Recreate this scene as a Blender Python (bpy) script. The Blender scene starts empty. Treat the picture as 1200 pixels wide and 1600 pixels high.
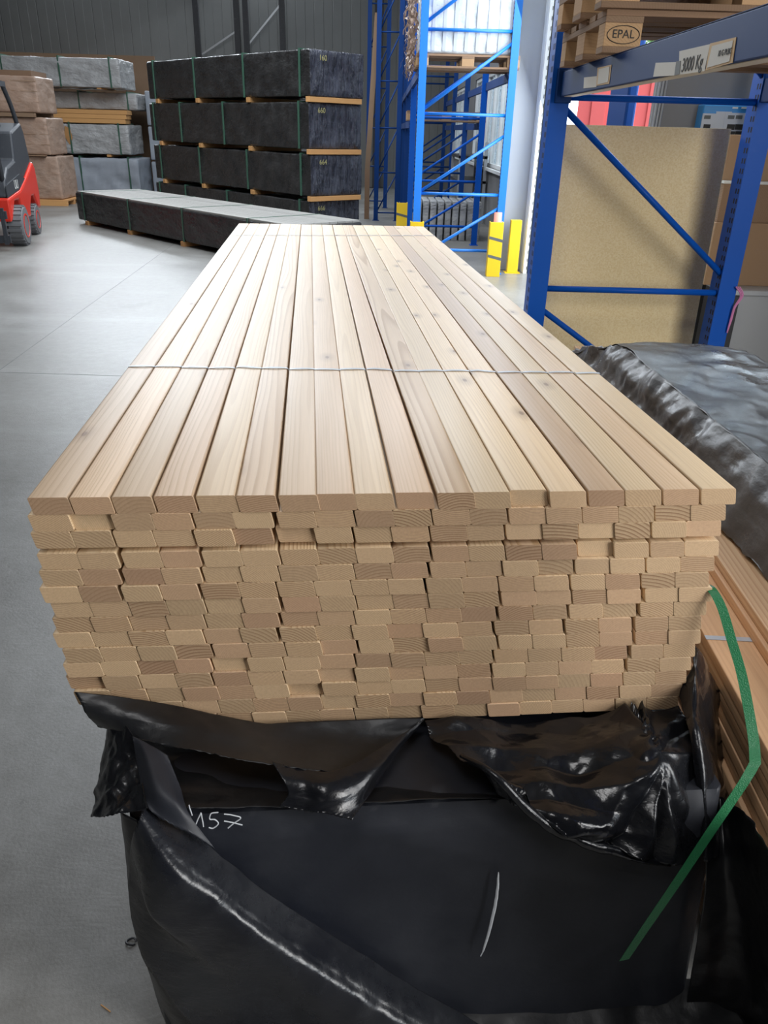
import bpy, bmesh, math, random
from mathutils import Vector, Matrix, noise
random.seed(7)
C = bpy.context.scene.collection
PI = math.pi

# ------------------------------------------------------------------ camera
PITCH, YAW, ROLL, FPX = math.radians(26.251), math.radians(0.678), math.radians(1.597), 1207.43
CAM = Vector((-0.0310, -1.2084, 1.65))
fw = Vector((math.sin(YAW)*math.cos(PITCH), math.cos(YAW)*math.cos(PITCH), -math.sin(PITCH)))
rt0 = Vector((math.cos(YAW), -math.sin(YAW), 0)); up0 = rt0.cross(fw)
rt = rt0*math.cos(ROLL) + up0*math.sin(ROLL); up = up0*math.cos(ROLL) - rt0*math.sin(ROLL)
cd = bpy.data.cameras.new('camera'); co = bpy.data.objects.new('camera', cd); C.objects.link(co)
co.matrix_world = Matrix(((rt.x, up.x, -fw.x, CAM.x), (rt.y, up.y, -fw.y, CAM.y), (rt.z, up.z, -fw.z, CAM.z), (0, 0, 0, 1)))
cd.sensor_fit = 'VERTICAL'; cd.sensor_height = 24; cd.sensor_width = 18; cd.lens = 24*FPX/1600; cd.clip_start = 0.05; cd.clip_end = 200
bpy.context.scene.camera = co
# ------------------------------------------------------------------ sky, sun, lights, exposure
vs = bpy.context.scene.view_settings
vs.view_transform = 'Standard'; vs.look = 'None'; vs.gamma = 1; vs.use_curve_mapping = False; vs.exposure = 0.0
wd = bpy.data.worlds.new('sky'); bpy.context.scene.world = wd; wd.use_nodes = True
bg = wd.node_tree.nodes['Background']; bg.inputs[0].default_value = (0.80, 0.90, 1.0, 1); bg.inputs[1].default_value = 3.6
def area(name, loc, target, sx, sy, watts, col):
    l = bpy.data.lights.new(name, 'AREA'); l.shape = 'RECTANGLE'; l.size = sx; l.size_y = sy; l.energy = watts; l.color = col
    o = bpy.data.objects.new(name, l); C.objects.link(o); o.location = loc
    o.rotation_euler = (Vector(target)-Vector(loc)).to_track_quat('-Z', 'Y').to_euler(); return o
area('overhead_fill_far', (-3.6, 12.0, 6.9), (-3.6, 12.0, 0), 3.6, 8.0, 760, (0.88, 0.94, 1.0))  # unseen overhead lamp added to brighten the far hall; the ceiling is closed
area('overhead_sheen_right', (0.4, 10.5, 6.9), (0.4, 10.5, 0), 1.8, 8.0, 420, (0.86, 0.93, 1.0))  # added overhead lamp, gives sheen on the board tops and tarpaulin
area('overhead_fill_middle', (-1.1, 4.8, 6.9), (-1.1, 4.8, 0), 2.8, 3.4, 135, (0.86, 0.93, 1.0))  # unseen lamp added under the ceiling, placed to highlight the black film fold
area('overhead_fill_near', (-0.8, -2.0, 6.9), (0.9, 2.6, 0.6), 2.0, 3.0, 165, (0.97, 0.96, 0.96))  # added lamp above and behind the camera, aimed to brighten the chipboard
area('high_sheen_light', (-4.0, 25.8, 6.3), (-2.0, 4.0, 0.5), 14.0, 1.3, 1450, (0.86, 0.93, 1.0))  # no window here; lamp added high at the back for sheen on board tops
area('recess_window_light', (2.72, 5.24, 3.4), (1.2, 1.0, 0.8), 1.2, 2.0, 75, (0.84, 0.92, 1.0))
area('gate_light', (2.0, 7.6, 2.3), (-2.0, 7.0, 0.6), 3.6, 4.2, 240, (0.84, 0.92, 1.0))
area('gate_light_near', (3.45, -1.8, 2.2), (0.9, 0.8, 0.9), 2.2, 2.4, 185, (1.0, 0.97, 0.93))

# ------------------------------------------------------------------ helpers
TH = math.radians(4.9); CT, ST = math.cos(TH), math.sin(TH)
def S(x, y, z): return Vector((CT*x-ST*y, ST*x+CT*y, z))          # frame of the big board stack
def ray(px, py): return rt*((px-600)/FPX) - up*((py-800)/FPX) + fw
def at(px, py, Y):                                                 # a point at world depth Y
    v = ray(px, py); return CAM + v*((Y-CAM.y)/v.y)
def atS(px, py, d):                                                # a point at depth d in the stack's frame
    v = ray(px, py); n = Vector((-ST, CT, 0)); return CAM + v*((d-CAM.dot(n))/v.dot(n))

def lean(py): return -.075*max(0., min(1.25, (py-1262)/340))
class MB:
    def __init__(s): s.v = []; s.f = []; s.m = []
    def add(s, vs_, fs, mi=0):
        b = len(s.v); s.v += [tuple(v) for v in vs_]; s.f += [tuple(b+i for i in f) for f in fs]; s.m += [mi]*len(fs); return s
    def box(s, x0, x1, y0, y1, z0, z1, mi=0, M=None):
        p = [Vector((x, y, z)) for z in (z0, z1) for y in (y0, y1) for x in (x0, x1)]
        if M is not None: p = [M @ q for q in p]
        return s.add(p, [(0, 2, 3, 1), (4, 5, 7, 6), (0, 1, 5, 4), (2, 6, 7, 3), (0, 4, 6, 2), (1, 3, 7, 5)], mi)
    def bar(s, a, b, w, t=None, mi=0, upv=(0, 0, 1)):              # rectangular bar a->b
        a = Vector(a); b = Vector(b); d = (b-a).normalized(); t = t or w
        u = Vector(upv)
        if abs(d.dot(u)) > .98: u = Vector((0, 1, 0))
        r = d.cross(u).normalized(); u = r.cross(d)
        p = [q + r*sx*w/2 + u*sy*t/2 for q in (a, b) for sx, sy in ((-1, -1), (1, -1), (1, 1), (-1, 1))]
        return s.add(p, [(0, 1, 2, 3), (7, 6, 5, 4), (0, 4, 5, 1), (1, 5, 6, 2), (2, 6, 7, 3), (3, 7, 4, 0)], mi)
    def tube(s, pts, r, n=8, mi=0, cap=True):
        pts = [Vector(p) for p in pts]; N = len(pts); vv = []; prev = None
        for i, p in enumerate(pts):
            d = (pts[min(i+1, N-1)]-pts[max(i-1, 0)]).normalized()
            if prev is None:
                u = Vector((0, 0, 1)) if abs(d.z) < .9 else Vector((1, 0, 0))
                a = d.cross(u).normalized()
            else: a = (prev - d*prev.dot(d)).normalized()
            prev = a; b = d.cross(a); rr = r[i] if isinstance(r, (list, tuple)) else r
            vv += [p + (a*math.cos(2*PI*k/n)+b*math.sin(2*PI*k/n))*rr for k in range(n)]
        ff = [(i*n+k, i*n+(k+1) % n, (i+1)*n+(k+1) % n, (i+1)*n+k) for i in range(N-1) for k in range(n)]
        if cap: ff += [tuple(range(n-1, -1, -1)), tuple((N-1)*n+k for k in range(n))]
        return s.add(vv, ff, mi)
    def grid(s, P, mi=0):                                          # P[i][j] points
        a, b = len(P), len(P[0])
        return s.add([q for r in P for q in r], [(i*b+j, i*b+j+1, (i+1)*b+j+1, (i+1)*b+j) for i in range(a-1) for j in range(b-1)], mi)
    def lathe(s, prof, n=24, M=None, mi=0):                        # profile [(r,z)] round local z
        vv = [Vector((r*math.cos(2*PI*k/n), r*math.sin(2*PI*k/n), z)) for r, z in prof for k in range(n)]
        if M is not None: vv = [M @ q for q in vv]
        m = len(prof)
        return s.add(vv, [(i*n+k, i*n+(k+1) % n, (i+1)*n+(k+1) % n, (i+1)*n+k) for i in range(m-1) for k in range(n)] + [tuple(range(n-1, -1, -1)), tuple((m-1)*n+k for k in range(n))], mi)
    def prism(s, poly, x0, x1, mi=0, M=None):                      # poly [(y,z)] extruded along x
        n = len(poly); p = [Vector((x, y, z)) for x in (x0, x1) for y, z in poly]
        if M is not None: p = [M @ q for q in p]
        return s.add(p, [tuple(range(n)), tuple(range(2*n-1, n-1, -1))] + [(k, n+k, n+(k+1) % n, (k+1) % n) for k in range(n)], mi)
    def build(s, name, mats, parent=None, smooth=False, bevel=0, M=None, solid=0, seg=2):
        me = bpy.data.meshes.new(name); me.from_pydata(s.v, [], s.f); me.update()
        bm = bmesh.new(); bm.from_mesh(me)
        if not solid: bmesh.ops.recalc_face_normals(bm, faces=bm.faces)
        bm.to_mesh(me); bm.free()
        for m in (mats if isinstance(mats, (list, tuple)) else [mats]): me.materials.append(m)
        for p, mi in zip(me.polygons, s.m): p.material_index = mi; p.use_smooth = smooth
        o = bpy.data.objects.new(name, me); C.objects.link(o)
        if parent: o.parent = parent
        if M is not None: o.matrix_local = M
        if solid:
            d = o.modifiers.new('film', 'SOLIDIFY'); d.thickness = solid; d.offset = 0
        if bevel:
            d = o.modifiers.new('edge', 'BEVEL'); d.width = bevel; d.segments = seg; d.limit_method = 'ANGLE'; d.harden_normals = False
        return o
def tag(o, label, cat, group=None, kind=None):
    o['label'] = label; o['category'] = cat
    if group: o['group'] = group
    if kind: o['kind'] = kind
    return o
def thing(name, label, cat, loc=(0, 0, 0), rz=0, group=None, kind=None):
    o = bpy.data.objects.new(name, None); C.objects.link(o); o.empty_display_size = .1
    o.location = loc; o.rotation_euler = (0, 0, rz); return tag(o, label, cat, group, kind)
def struct(o): o['kind'] = 'structure'; return o
def copy_tree(o, loc=None, rz=None, label=None, group=None, parent=None):
    c = o.copy(); C.objects.link(c)
    if parent: c.parent = parent; c.matrix_parent_inverse = o.matrix_parent_inverse.copy()
    if loc is not None: c.location = loc
    if rz is not None: c.rotation_euler = (0, 0, rz)
    if label: c['label'] = label
    if group: c['group'] = group
    for ch in list(o.children): copy_tree(ch, parent=c)
    return c

# ------------------------------------------------------------------ materials
def mat(name, col=(.5, .5, .5), rough=.6, metal=0, spec=.5):
    m = bpy.data.materials.new(name); m.use_nodes = True; b = m.node_tree.nodes['Principled BSDF']
    b.inputs['Base Color'].default_value = (*col, 1); b.inputs['Roughness'].default_value = rough; b.inputs['Metallic'].default_value = metal
    b.inputs['Specular IOR Level'].default_value = spec; return m
class NT:
    def __init__(s, m): s.t = m.node_tree; s.b = s.t.nodes['Principled BSDF']
    def n(s, typ, **kw):
        x = s.t.nodes.new(typ)
        for k, v in kw.items(): setattr(x, k, v)
        return x
    def L(s, a, b): s.t.links.new(a, b)
    def math(s, op, a, b=None, c=None):
        x = s.n('ShaderNodeMath', operation=op)
        for i, v in enumerate((a, b, c)):
            if v is None: continue
            if isinstance(v, (int, float)): x.inputs[i].default_value = v
            else: s.L(v, x.inputs[i])
        return x.outputs[0]
    def ramp(s, fac, stops):
        x = s.n('ShaderNodeValToRGB'); e = x.color_ramp.elements
        while len(e) < len(stops): e.new(.5)
        for i, (p, c) in enumerate(stops): e[i].position = p; e[i].color = (*c, 1)
        s.L(fac, x.inputs[0]); return x.outputs[0]
    def mix(s, f, a, b, bt='MIX'):
        x = s.n('ShaderNodeMix', data_type='RGBA', blend_type=bt)
        for i, v in ((0, f), (6, a), (7, b)):
            if isinstance(v, (int, float)): x.inputs[i].default_value = v
            elif isinstance(v, tuple): x.inputs[i].default_value = (*v, 1)
            else: s.L(v, x.inputs[i])
        return x.outputs[2]
    def noise(s, vec, scale, detail=3, rough=.5, mapscale=None):
        if mapscale:
            mp = s.n('ShaderNodeMapping'); mp.inputs['Scale'].default_value = mapscale; s.L(vec, mp.inputs[0]); vec = mp.outputs[0]
        x = s.n('ShaderNodeTexNoise'); x.inputs['Scale'].default_value = scale; x.inputs['Detail'].default_value = detail; x.inputs['Roughness'].default_value = rough
        s.L(vec, x.inputs['Vector']); return x.outputs['Fac']
    def obj(s): return s.n('ShaderNodeTexCoord').outputs['Object']
    def bump(s, h, strength=.3, dist=.01):
        x = s.n('ShaderNodeBump'); x.inputs['Strength'].default_value = strength; x.inputs['Distance'].default_value = dist
        s.L(h, x.inputs['Height']); s.L(x.outputs[0], s.b.inputs['Normal'])

def wood(name, early, late, pink, ring=.0036, contrast=1.0, rough=.55, knots=False, end=False, freq_y=1.0, spec=.4):
    """ring pattern evaluated in 3D so that faces and ends belong together; long axis = local y"""
    m = mat(name, early, rough, spec=spec); t = NT(m); oc = t.obj()
    rnd = t.n('ShaderNodeObjectInfo').outputs['Random']
    wn = t.n('ShaderNodeTexWhiteNoise', noise_dimensions='1D'); t.L(t.math('MULTIPLY', rnd, 913.7), wn.inputs['W'])
    sp = t.n('ShaderNodeSeparateColor'); t.L(wn.outputs['Color'], sp.inputs[0]); r1, r2, r3 = sp.outputs
    sx = t.n('ShaderNodeSeparateXYZ'); t.L(oc, sx.inputs[0])
    off = t.n('ShaderNodeCombineXYZ'); t.L(t.math('MULTIPLY', rnd, 77.), off.inputs[0]); t.L(t.math('MULTIPLY', r1, 31.), off.inputs[1])
    ad = t.n('ShaderNodeVectorMath', operation='ADD'); t.L(oc, ad.inputs[0]); t.L(off.outputs[0], ad.inputs[1]); v = ad.outputs[0]
    nA = t.noise(v, 1.0, 2, .5, (3.0, 1.3*freq_y, 3.0)); nB = t.noise(v, 1.0, 1, .5, (9, .6*freq_y, 11))
    cx = t.math('MULTIPLY', t.math('SUBTRACT', r1, .5), .12); cz = t.math('SUBTRACT', t.math('MULTIPLY', r2, -.10), .0)
    dx = t.math('ADD', t.math('SUBTRACT', sx.outputs[0], cx), t.math('MULTIPLY', nA, .028))
    dz = t.math('ADD', t.math('SUBTRACT', sx.outputs[2], cz), t.math('MULTIPLY', nB, .022))
    r = t.math('SQRT', t.math('ADD', t.math('MULTIPLY', dx, dx), t.math('MULTIPLY', dz, dz)))
    # ring spacing differs from board to board
    sc = t.math('ADD', t.math('MULTIPLY', r3, .9/ring), .55/ring)
    saw = t.math('FRACT', t.math('MULTIPLY', r, sc))
    band = t.ramp(saw, [(0, (0, 0, 0)), (.5, (.18, .18, .18)), (.86, (1, 1, 1)), (.95, (.9, .9, .9)), (1, (0, 0, 0))])
    amt = t.math('MULTIPLY', t.math('ADD', t.math('MULTIPLY', t.math('POWER', r2, 1.6), .85), .22), contrast)
    fib = t.noise(v, 1.0, 3, .6, (260, 5 if not end else 260, 260))
    big = t.noise(v, 1.0, 2, .5, (4, 1.6, 6))
    base = t.mix(t.math('MULTIPLY', t.math('POWER', r1, 2.2), .85), early, pink)
    base = t.mix(t.math('MULTIPLY', big, .28), base, late)
    c = t.mix(t.math('MULTIPLY', band, amt), base, late)
    c = t.mix(t.math('MULTIPLY', t.math('SUBTRACT', fib, .35), .38 if not end else .5), c, tuple(q*.55 for q in late))
    bri = t.math('ADD', t.math('MULTIPLY', r3, .34), .80)
    hs = t.n('ShaderNodeHueSaturation'); t.L(c, hs.inputs['Color']); t.L(bri, hs.inputs['Value']); c = hs.outputs[0]
    if knots:
        mp = t.n('ShaderNodeMapping'); mp.inputs['Scale'].default_value = (1, .42, 1); t.L(v, mp.inputs[0])
        vo = t.n('ShaderNodeTexVoronoi', voronoi_dimensions='2D'); vo.inputs['Scale'].default_value = 5.2; vo.inputs['Randomness'].default_value = 1
        t.L(mp.outputs[0], vo.inputs['Vector'])
        kn = t.ramp(vo.outputs['Distance'], [(0, (1, 1, 1)), (.020, (.95, .95, .95)), (.034, (.42, .42, .42)), (.13, (0, 0, 0))])
        sep = t.n('ShaderNodeSeparateColor'); t.L(vo.outputs['Color'], sep.inputs[0])
        on = t.math('GREATER_THAN', sep.outputs[0], .38)
        c = t.mix(t.math('MULTIPLY', t.math('MULTIPLY', kn, on), .8), c, (.16, .075, .035))
    t.L(c, t.b.inputs['Base Color'])
    t.bump(t.math('ADD', t.math('MULTIPLY', band, .5), fib), .22, .0008)
    return m

M_larch = wood('larch_face', (.77, .60, .385), (.50, .32, .17), (.66, .45, .30), knots=True, rough=.42, contrast=1.15, spec=.55)
M_larch_end = wood('larch_end_grain', (.63, .455, .275), (.34, .205, .115), (.50, .31, .20), ring=.0042, contrast=1.2, rough=.8, end=True, spec=.2)
M_brown = wood('oiled_plank', (.62, .38, .21), (.42, .22, .11), (.66, .46, .28), ring=.008, rough=.5)
M_brown_end = wood('oiled_plank_end', (.33, .18, .09), (.18, .09, .04), (.36, .2, .1), rough=.8, end=True)
M_pallet = wood('weathered_pallet_wood', (.30, .20, .125), (.16, .09, .055), (.25, .15, .09), ring=.006, rough=.85)
M_block = wood('pallet_block_wood', (.52, .34, .18), (.32, .18, .09), (.42, .26, .14), ring=.009, contrast=.4, rough=.85)
M_bearer = wood('fresh_bearer_timber', (.62, .34, .13), (.45, .22, .08), (.58, .3, .12), ring=.006, rough=.75)
M_greyboard = wood('greyed_board', (.27, .265, .25), (.20, .19, .175), (.27, .26, .24), ring=.008, rough=.7)

def film(name, col, rough=.3, dust=(.10, .10, .105), dustamt=.25, bscale=7, bstr=.35, bdist=.02, spec=.5):
    m = mat(name, col, rough, spec=spec); t = NT(m); oc = t.obj()
    w1 = t.noise(oc, bscale, 6, .55, (1, 1, 2.0)); w2 = t.noise(oc, bscale*9, 3, .6)
    d = t.noise(oc, 3.2, 7, .72); dd = t.ramp(d, [(.42, (0, 0, 0)), (.72, (1, 1, 1))])
    t.L(t.mix(t.math('MULTIPLY', dd, dustamt), col, dust), t.b.inputs['Base Color'])
    t.L(t.math('ADD', t.math('MULTIPLY', dd, .22), rough), t.b.inputs['Roughness'])
    t.bump(t.math('ADD', w1, t.math('MULTIPLY', w2, .06)), bstr, bdist); return m
M_film = film('black_film', (.008, .0085, .010), .30, dustamt=.12, bdist=.012)
M_filmgloss = film('glossy_black_film', (.006, .0065, .0085), .16, dustamt=.05, bstr=.5, bdist=.010, bscale=9)
M_filmfold = film('creased_black_film', (.009, .010, .014), .22, dust=(.06, .065, .07), dustamt=.25, bscale=26, bstr=.5, bdist=.004)
M_filmmatte = film('dusty_black_film', (.012, .014, .021), .46, dust=(.055, .058, .066), dustamt=.30, bstr=.25, bdist=.008)
M_filmbg = film('dark_pack_film', (.018, .0175, .018), .27, dust=(.08, .078, .075), dustamt=.3, bscale=3.2, bstr=.8, bdist=.06)
M_filmend = film('pack_end_film_blue_glint', (.035, .038, .055), .2, dust=(.14, .15, .19), dustamt=.6, bscale=3.5, bstr=1.0, bdist=.06)  # lighter copy of the dark pack film, bluish reflections put into its colours
def endfilm():
    t = NT(M_filmend); oc = t.obj(); a = t.noise(oc, 1.0, 5, .6, (13, 13, 2.2)); b = t.ramp(a, [(.5, (0, 0, 0)), (.70, (1, 1, 1))])
    t.bump(t.math('ADD', a, t.math('MULTIPLY', b, .4)), 1.0, .07)
endfilm()
M_tarp = film('dark_tarpaulin', (.050, .048, .050), .27, dust=(.10, .10, .10), dustamt=.25, bscale=9, bstr=.35, bdist=.012)
M_filmgrey = film('silver_pack_film', (.40, .40, .40), .32, dust=(.25, .25, .25), dustamt=.5, bscale=1.7, bstr=.9, bdist=.13)
M_filmblue = film('pale_blue_pack_film', (.34, .37, .42), .5, dust=(.28, .3, .33), dustamt=.4, bscale=2, bstr=.3, bdist=.04)
M_filmtan = film('tan_pack_film', (.33, .22, .16), .42, dust=(.42, .33, .27), dustamt=.5, bscale=4, bstr=.5, bdist=.05)
M_clear = film('milky_stretch_film', (.50, .55, .60), .3, dust=(.9, .9, .9), dustamt=.3, bscale=5, bstr=.5, bdist=.04)

def painted(name, col, rough=.4, wear=.25, metal=0):
    m = mat(name, col, rough, metal); t = NT(m); oc = t.obj()
    f = t.ramp(t.noise(oc, 11, 6, .7), [(.55, (0, 0, 0)), (.75, (1, 1, 1))])
    t.L(t.mix(t.math('MULTIPLY', f, wear), col, tuple(min(1, q*.6+.12) for q in col)), t.b.inputs['Base Color']); return m
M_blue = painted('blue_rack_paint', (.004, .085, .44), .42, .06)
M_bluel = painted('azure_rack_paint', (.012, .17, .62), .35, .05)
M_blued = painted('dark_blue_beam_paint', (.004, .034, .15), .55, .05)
M_black = painted('black_steel', (.03, .03, .034), .5)
M_hole = mat('hole_black', (.004, .004, .006), .8)
M_yellow = painted('yellow_guard_paint', (.74, .48, .008), .45, .12)
M_dark = mat('dark_stripe', (.09, .10, .10), .6)
M_pink = mat('salmon_plastic', (.75, .28, .20), .5)
M_white = painted('white_door_frame', (.78, .80, .80), .4, .15)
M_galv = painted('galvanised_steel', (.45, .46, .47), .38, .3, .6)
M_strapw = mat('white_strap', (.42, .45, .50), .35)
M_strapg = mat('green_strap', (.02, .16, .06), .33)
def strapmat():
    t = NT(M_strapg); v = t.n('ShaderNodeTexVoronoi'); v.inputs['Scale'].default_value = 420; t.L(t.obj(), v.inputs['Vector']); t.bump(v.outputs['Distance'], .6, .0008)
strapmat()
M_strapbg = mat('thin_green_strap', (.045, .11, .075), .4)
M_red = painted('forklift_red', (.62, .035, .02), .3, .12)
M_charcoal = painted('forklift_charcoal', (.035, .038, .045), .45, .3)
M_rubber = mat('tyre_rubber', (.13, .13, .135), .8)
M_paper = mat('label_paper', (.58, .58, .55), .7)
M_brownpaper = mat('label_frame', (.50, .33, .14), .6)
M_ink = mat('ink', (.015, .015, .015), .7)
M_chalk = mat('chalk', (.62, .65, .68), .9)
M_card = painted('brown_cardboard', (.30, .19, .11), .85, .3)
M_boxblue = painted('control_box_blue', (.03, .20, .46), .35, .05)
M_panel = mat('box_panel_grey', (.42, .45, .50), .5)
M_glass = mat('window_glass', (.6, .7, .75), .08, spec=.5)
M_glass.node_tree.nodes['Principled BSDF'].inputs['Transmission Weight'].default_value = .85
M_containerred = painted('red_container_paint', (.85, .15, .14), .6, .05)

for m_ in (M_blue, M_blued): m_.node_tree.nodes['Principled BSDF'].inputs['Specular IOR Level'].default_value = .15
def concrete():
    m = mat('concrete_floor', (.35, .35, .35), .42); t = NT(m); oc = t.obj()
    a = t.noise(oc, .9, 6, .62); b = t.noise(oc, 14, 5, .7); c = t.noise(oc, 110, 3, .6)
    f = t.math('ADD', t.math('MULTIPLY', a, .6), t.math('ADD', t.math('MULTIPLY', b, .25), t.math('MULTIPLY', c, .15)))
    col = t.ramp(f, [(.34, (.115, .109, .098)), (.5, (.178, .172, .160)), (.66, (.25, .246, .236))])
    st = t.noise(oc, 1.0, 4, .6, (.35, 2.2, 1)); stain = t.ramp(st, [(.55, (0, 0, 0)), (.75, (1, 1, 1))])
    col = t.mix(t.math('MULTIPLY', stain, .35), col, (.31, .31, .30))
    # dark scuffs
    s2 = t.noise(oc, 1.0, 5, .75, (22, 5, 1)); sc = t.ramp(s2, [(.66, (0, 0, 0)), (.72, (1, 1, 1))])
    col = t.mix(t.math('MULTIPLY', sc, .35), col, (.10, .095, .09))
    t.L(col, t.b.inputs['Base Color']); t.L(t.math('ADD', t.math('MULTIPLY', a, .35), .22), t.b.inputs['Roughness'])
    t.bump(t.math('ADD', b, t.math('MULTIPLY', c, .6)), .25, .004); return m
M_conc = concrete()
def corrugated(name, col, pitch=.5, axis=0):
    m = mat(name, col, .5); t = NT(m); sx = t.n('ShaderNodeSeparateXYZ'); t.L(t.obj(), sx.inputs[0])
    f = t.math('FRACT', t.math('DIVIDE', sx.outputs[axis], pitch)); g = t.ramp(f, [(0, (0, 0, 0)), (.03, (1, 1, 1)), (.5, (1, 1, 1)), (.53, (.5, .5, .5)), (.97, (.5, .5, .5)), (1, (0, 0, 0))])
    t.L(t.mix(t.noise(t.obj(), 1.5, 4), tuple(q*.85 for q in col), tuple(q*1.1 for q in col)), t.b.inputs['Base Color']); t.bump(g, .8, .02); return m
M_wall = corrugated('grey_panel_wall', (.19, .195, .19), .55)
M_walld = painted('grey_plaster_wall', (.16, .16, .165), .8, .25)
M_ceil = mat('ceiling_metal', (.33, .34, .35), .6)
M_column = painted('grey_painted_column', (.42, .44, .47), .55, .15)
def chip():
    m = mat('chipboard', (.6, .47, .28), .7); t = NT(m); oc = t.obj()
    v = t.n('ShaderNodeTexVoronoi'); v.inputs['Scale'].default_value = 150; t.L(oc, v.inputs['Vector'])
    sp = t.n('ShaderNodeSeparateColor'); t.L(v.outputs['Color'], sp.inputs[0])
    c = t.ramp(sp.outputs[0], [(0, (.80, .61, .31)), (.5, (.86, .68, .37)), (1, (.90, .74, .44))])
    c = t.mix(t.math('MULTIPLY', t.noise(oc, 2.5, 3), .22), c, (.58, .42, .22))
    d = t.ramp(t.noise(oc, 26, 5, .7, (1, 1, .35)), [(.68, (0, 0, 0)), (.75, (1, 1, 1))])
    c = t.mix(t.math('MULTIPLY', d, .5), c, (.25, .16, .08)); t.L(c, t.b.inputs['Base Color']); t.bump(sp.outputs[0], .15, .002); return m
M_chip = chip()
def leafmat():
    m = mat('foliage', (.10, .28, .04), .6); return m
M_leaf = leafmat()
M_ground = painted('outdoor_asphalt', (.36, .36, .35), .8, .3)

# ------------------------------------------------------------------ the hall
struct(MB().box(-22, 3.6, -12, 26.2, -.1, 0).build('floor', M_conc))
struct(MB().box(3.6, 30, -12, 40, -.12, -.02).build('ground', M_ground))
struct(MB().box(2.05, 3.6, 5.45, 26.2, -.099, -.001).build('ground', M_ground))
struct(MB().box(-22, 2.3, 26.0, 26.2, 0, 7.2).build('wall_back', M_wall))
struct(MB().box(-22.2, -22, -12, 26.2, 0, 7.2).build('wall_left', M_wall))
struct(MB().box(-22, 3.7, -12.2, -12, 0, 7.2).build('wall_front', M_walld))
struct(MB().box(-22, 3.7, -12, 26.2, 7.2, 7.35).build('ceiling', M_ceil))
# right wall: deep recess beside the camera, then a big gate, then the wall with windows
w = MB()
w.box(3.5, 3.65, -.6, 5.45, 0, 7.2); w.box(3.5, 3.65, -12, -3.2, 0, 7.2); w.box(3.5, 3.65, -3.2, -.6, 3.6, 7.2)
struct(w.build('wall_right', M_walld))
struct(MB().box(2.0, 3.5, 5.3, 5.45, 0, 2.3).box(2.0, 3.5, 5.3, 5.45, 4.6, 7.2).box(3.4, 3.5, 5.3, 5.45, 2.3, 4.6).build('wall_recess', M_walld))
f = MB().box(2.0, 2.06, 5.32, 5.42, 2.3, 4.6).box(3.34, 3.4, 5.32, 5.42, 2.3, 4.6).box(2.06, 3.34, 5.32, 5.42, 2.3, 2.36).box(2.06, 3.34, 5.32, 5.42, 4.54, 4.6).box(2.68, 2.73, 5.33, 5.41, 2.36, 4.54)
o = struct(f.build('window_3', M_white)); MB().box(2.05, 3.35, 5.365, 5.372, 2.35, 4.55).build('pane', M_glass, o)
w = MB(); w.box(2.05, 2.25, 5.45, 9.75, 4.6, 7.2)
w.box(2.05, 2.25, 9.75, 26, 2.75, 7.2); w.box(2.05, 2.25, 9.75, 26, 0, 1.05)
for y0, y1 in ((9.75, 11.4), (19.2, 20.6), (25.0, 26.0)): w.box(2.05, 2.25, y0, y1, 1.05, 2.75)
struct(w.build('wall_gate', M_walld))
def window(n, y0, y1, z0, z1, k):
    f = MB()
    for a, b in ((y0, y0+.07), (y1-.07, y1)): f.box(2.08, 2.2, a, b, z0, z1)
    for a, b in ((z0, z0+.07), (z1-.07, z1)): f.box(2.08, 2.2, y0+.07, y1-.07, a, b)
    for i in range(1, k):
        yy = y0+(y1-y0)*i/k; f.box(2.09, 2.19, yy-.06, yy+.06, z0+.07, z1-.07)
    o = struct(f.build('window_%d' % n, M_white))
    MB().box(2.135, 2.145, y0+.05, y1-.05, z0+.05, z1-.05).build('pane', M_glass, o)
    MB().box(1.98, 2.08, y0-.05, y1+.05, z0-.05, z0).build('window_sill', M_white, o)
window(1, 11.4, 19.2, 1.05, 2.75, 7); window(2, 20.6, 25.0, 1.05, 2.75, 4)
struct(MB().box(1.56, 2.05, 9.62, 9.95, 0, 7.2).build('trim_1', M_column, bevel=.01))       # concrete column by the gate
# gate frame: guide rail with slots, white jamb, raised sectional leaf
o = struct(MB().box(1.84, 1.90, 9.42, 9.6, 0, 4.6).build('trim_2', M_white, bevel=.004))
r = MB().bar((1.87, 9.40, 0), (1.87, 9.40, 4.6), .045, .04)
for k in range(46): r.box(1.881, 1.889, 9.3785, 9.3795, .05+k*.1, .09+k*.1, 1)
r.build('guide_rail', [M_white, M_hole], o)
o = struct(MB().box(1.93, 2.12, 9.36, 9.6, 0, 4.6).build('trim_3', M_white))
struct(MB().box(2.03, 2.12, 6.25, 6.85, 0, 4.6).build('trim_4', M_blued, bevel=.02))
d = MB()
for k in range(3): d.box(2.12, 2.17, 5.5, 9.0, 3.35+k*.42, 3.75+k*.42)
struct(d.build('door_1', M_white))
# thin floor joints
j = MB()
a = atS(0, 580, 0); 
def fl(px, py):
    v = ray(px, py); return CAM + v*(-CAM.z/v.z)
p0 = fl(-200, 576); p1 = fl(215, 588); j.bar(p0+Vector((0, 0, .0006)), p1+Vector((0, 0, .0006)), .0035, .0008)
p0 = fl(0, 578); p1 = fl(225, 415); j.bar(p0+Vector((0, 0, .0006)), p1+(p1-p0)*1.2+Vector((0, 0, .0006)), .003, .0008)
o = j.build('trim_5', M_dark); struct(o)
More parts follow.
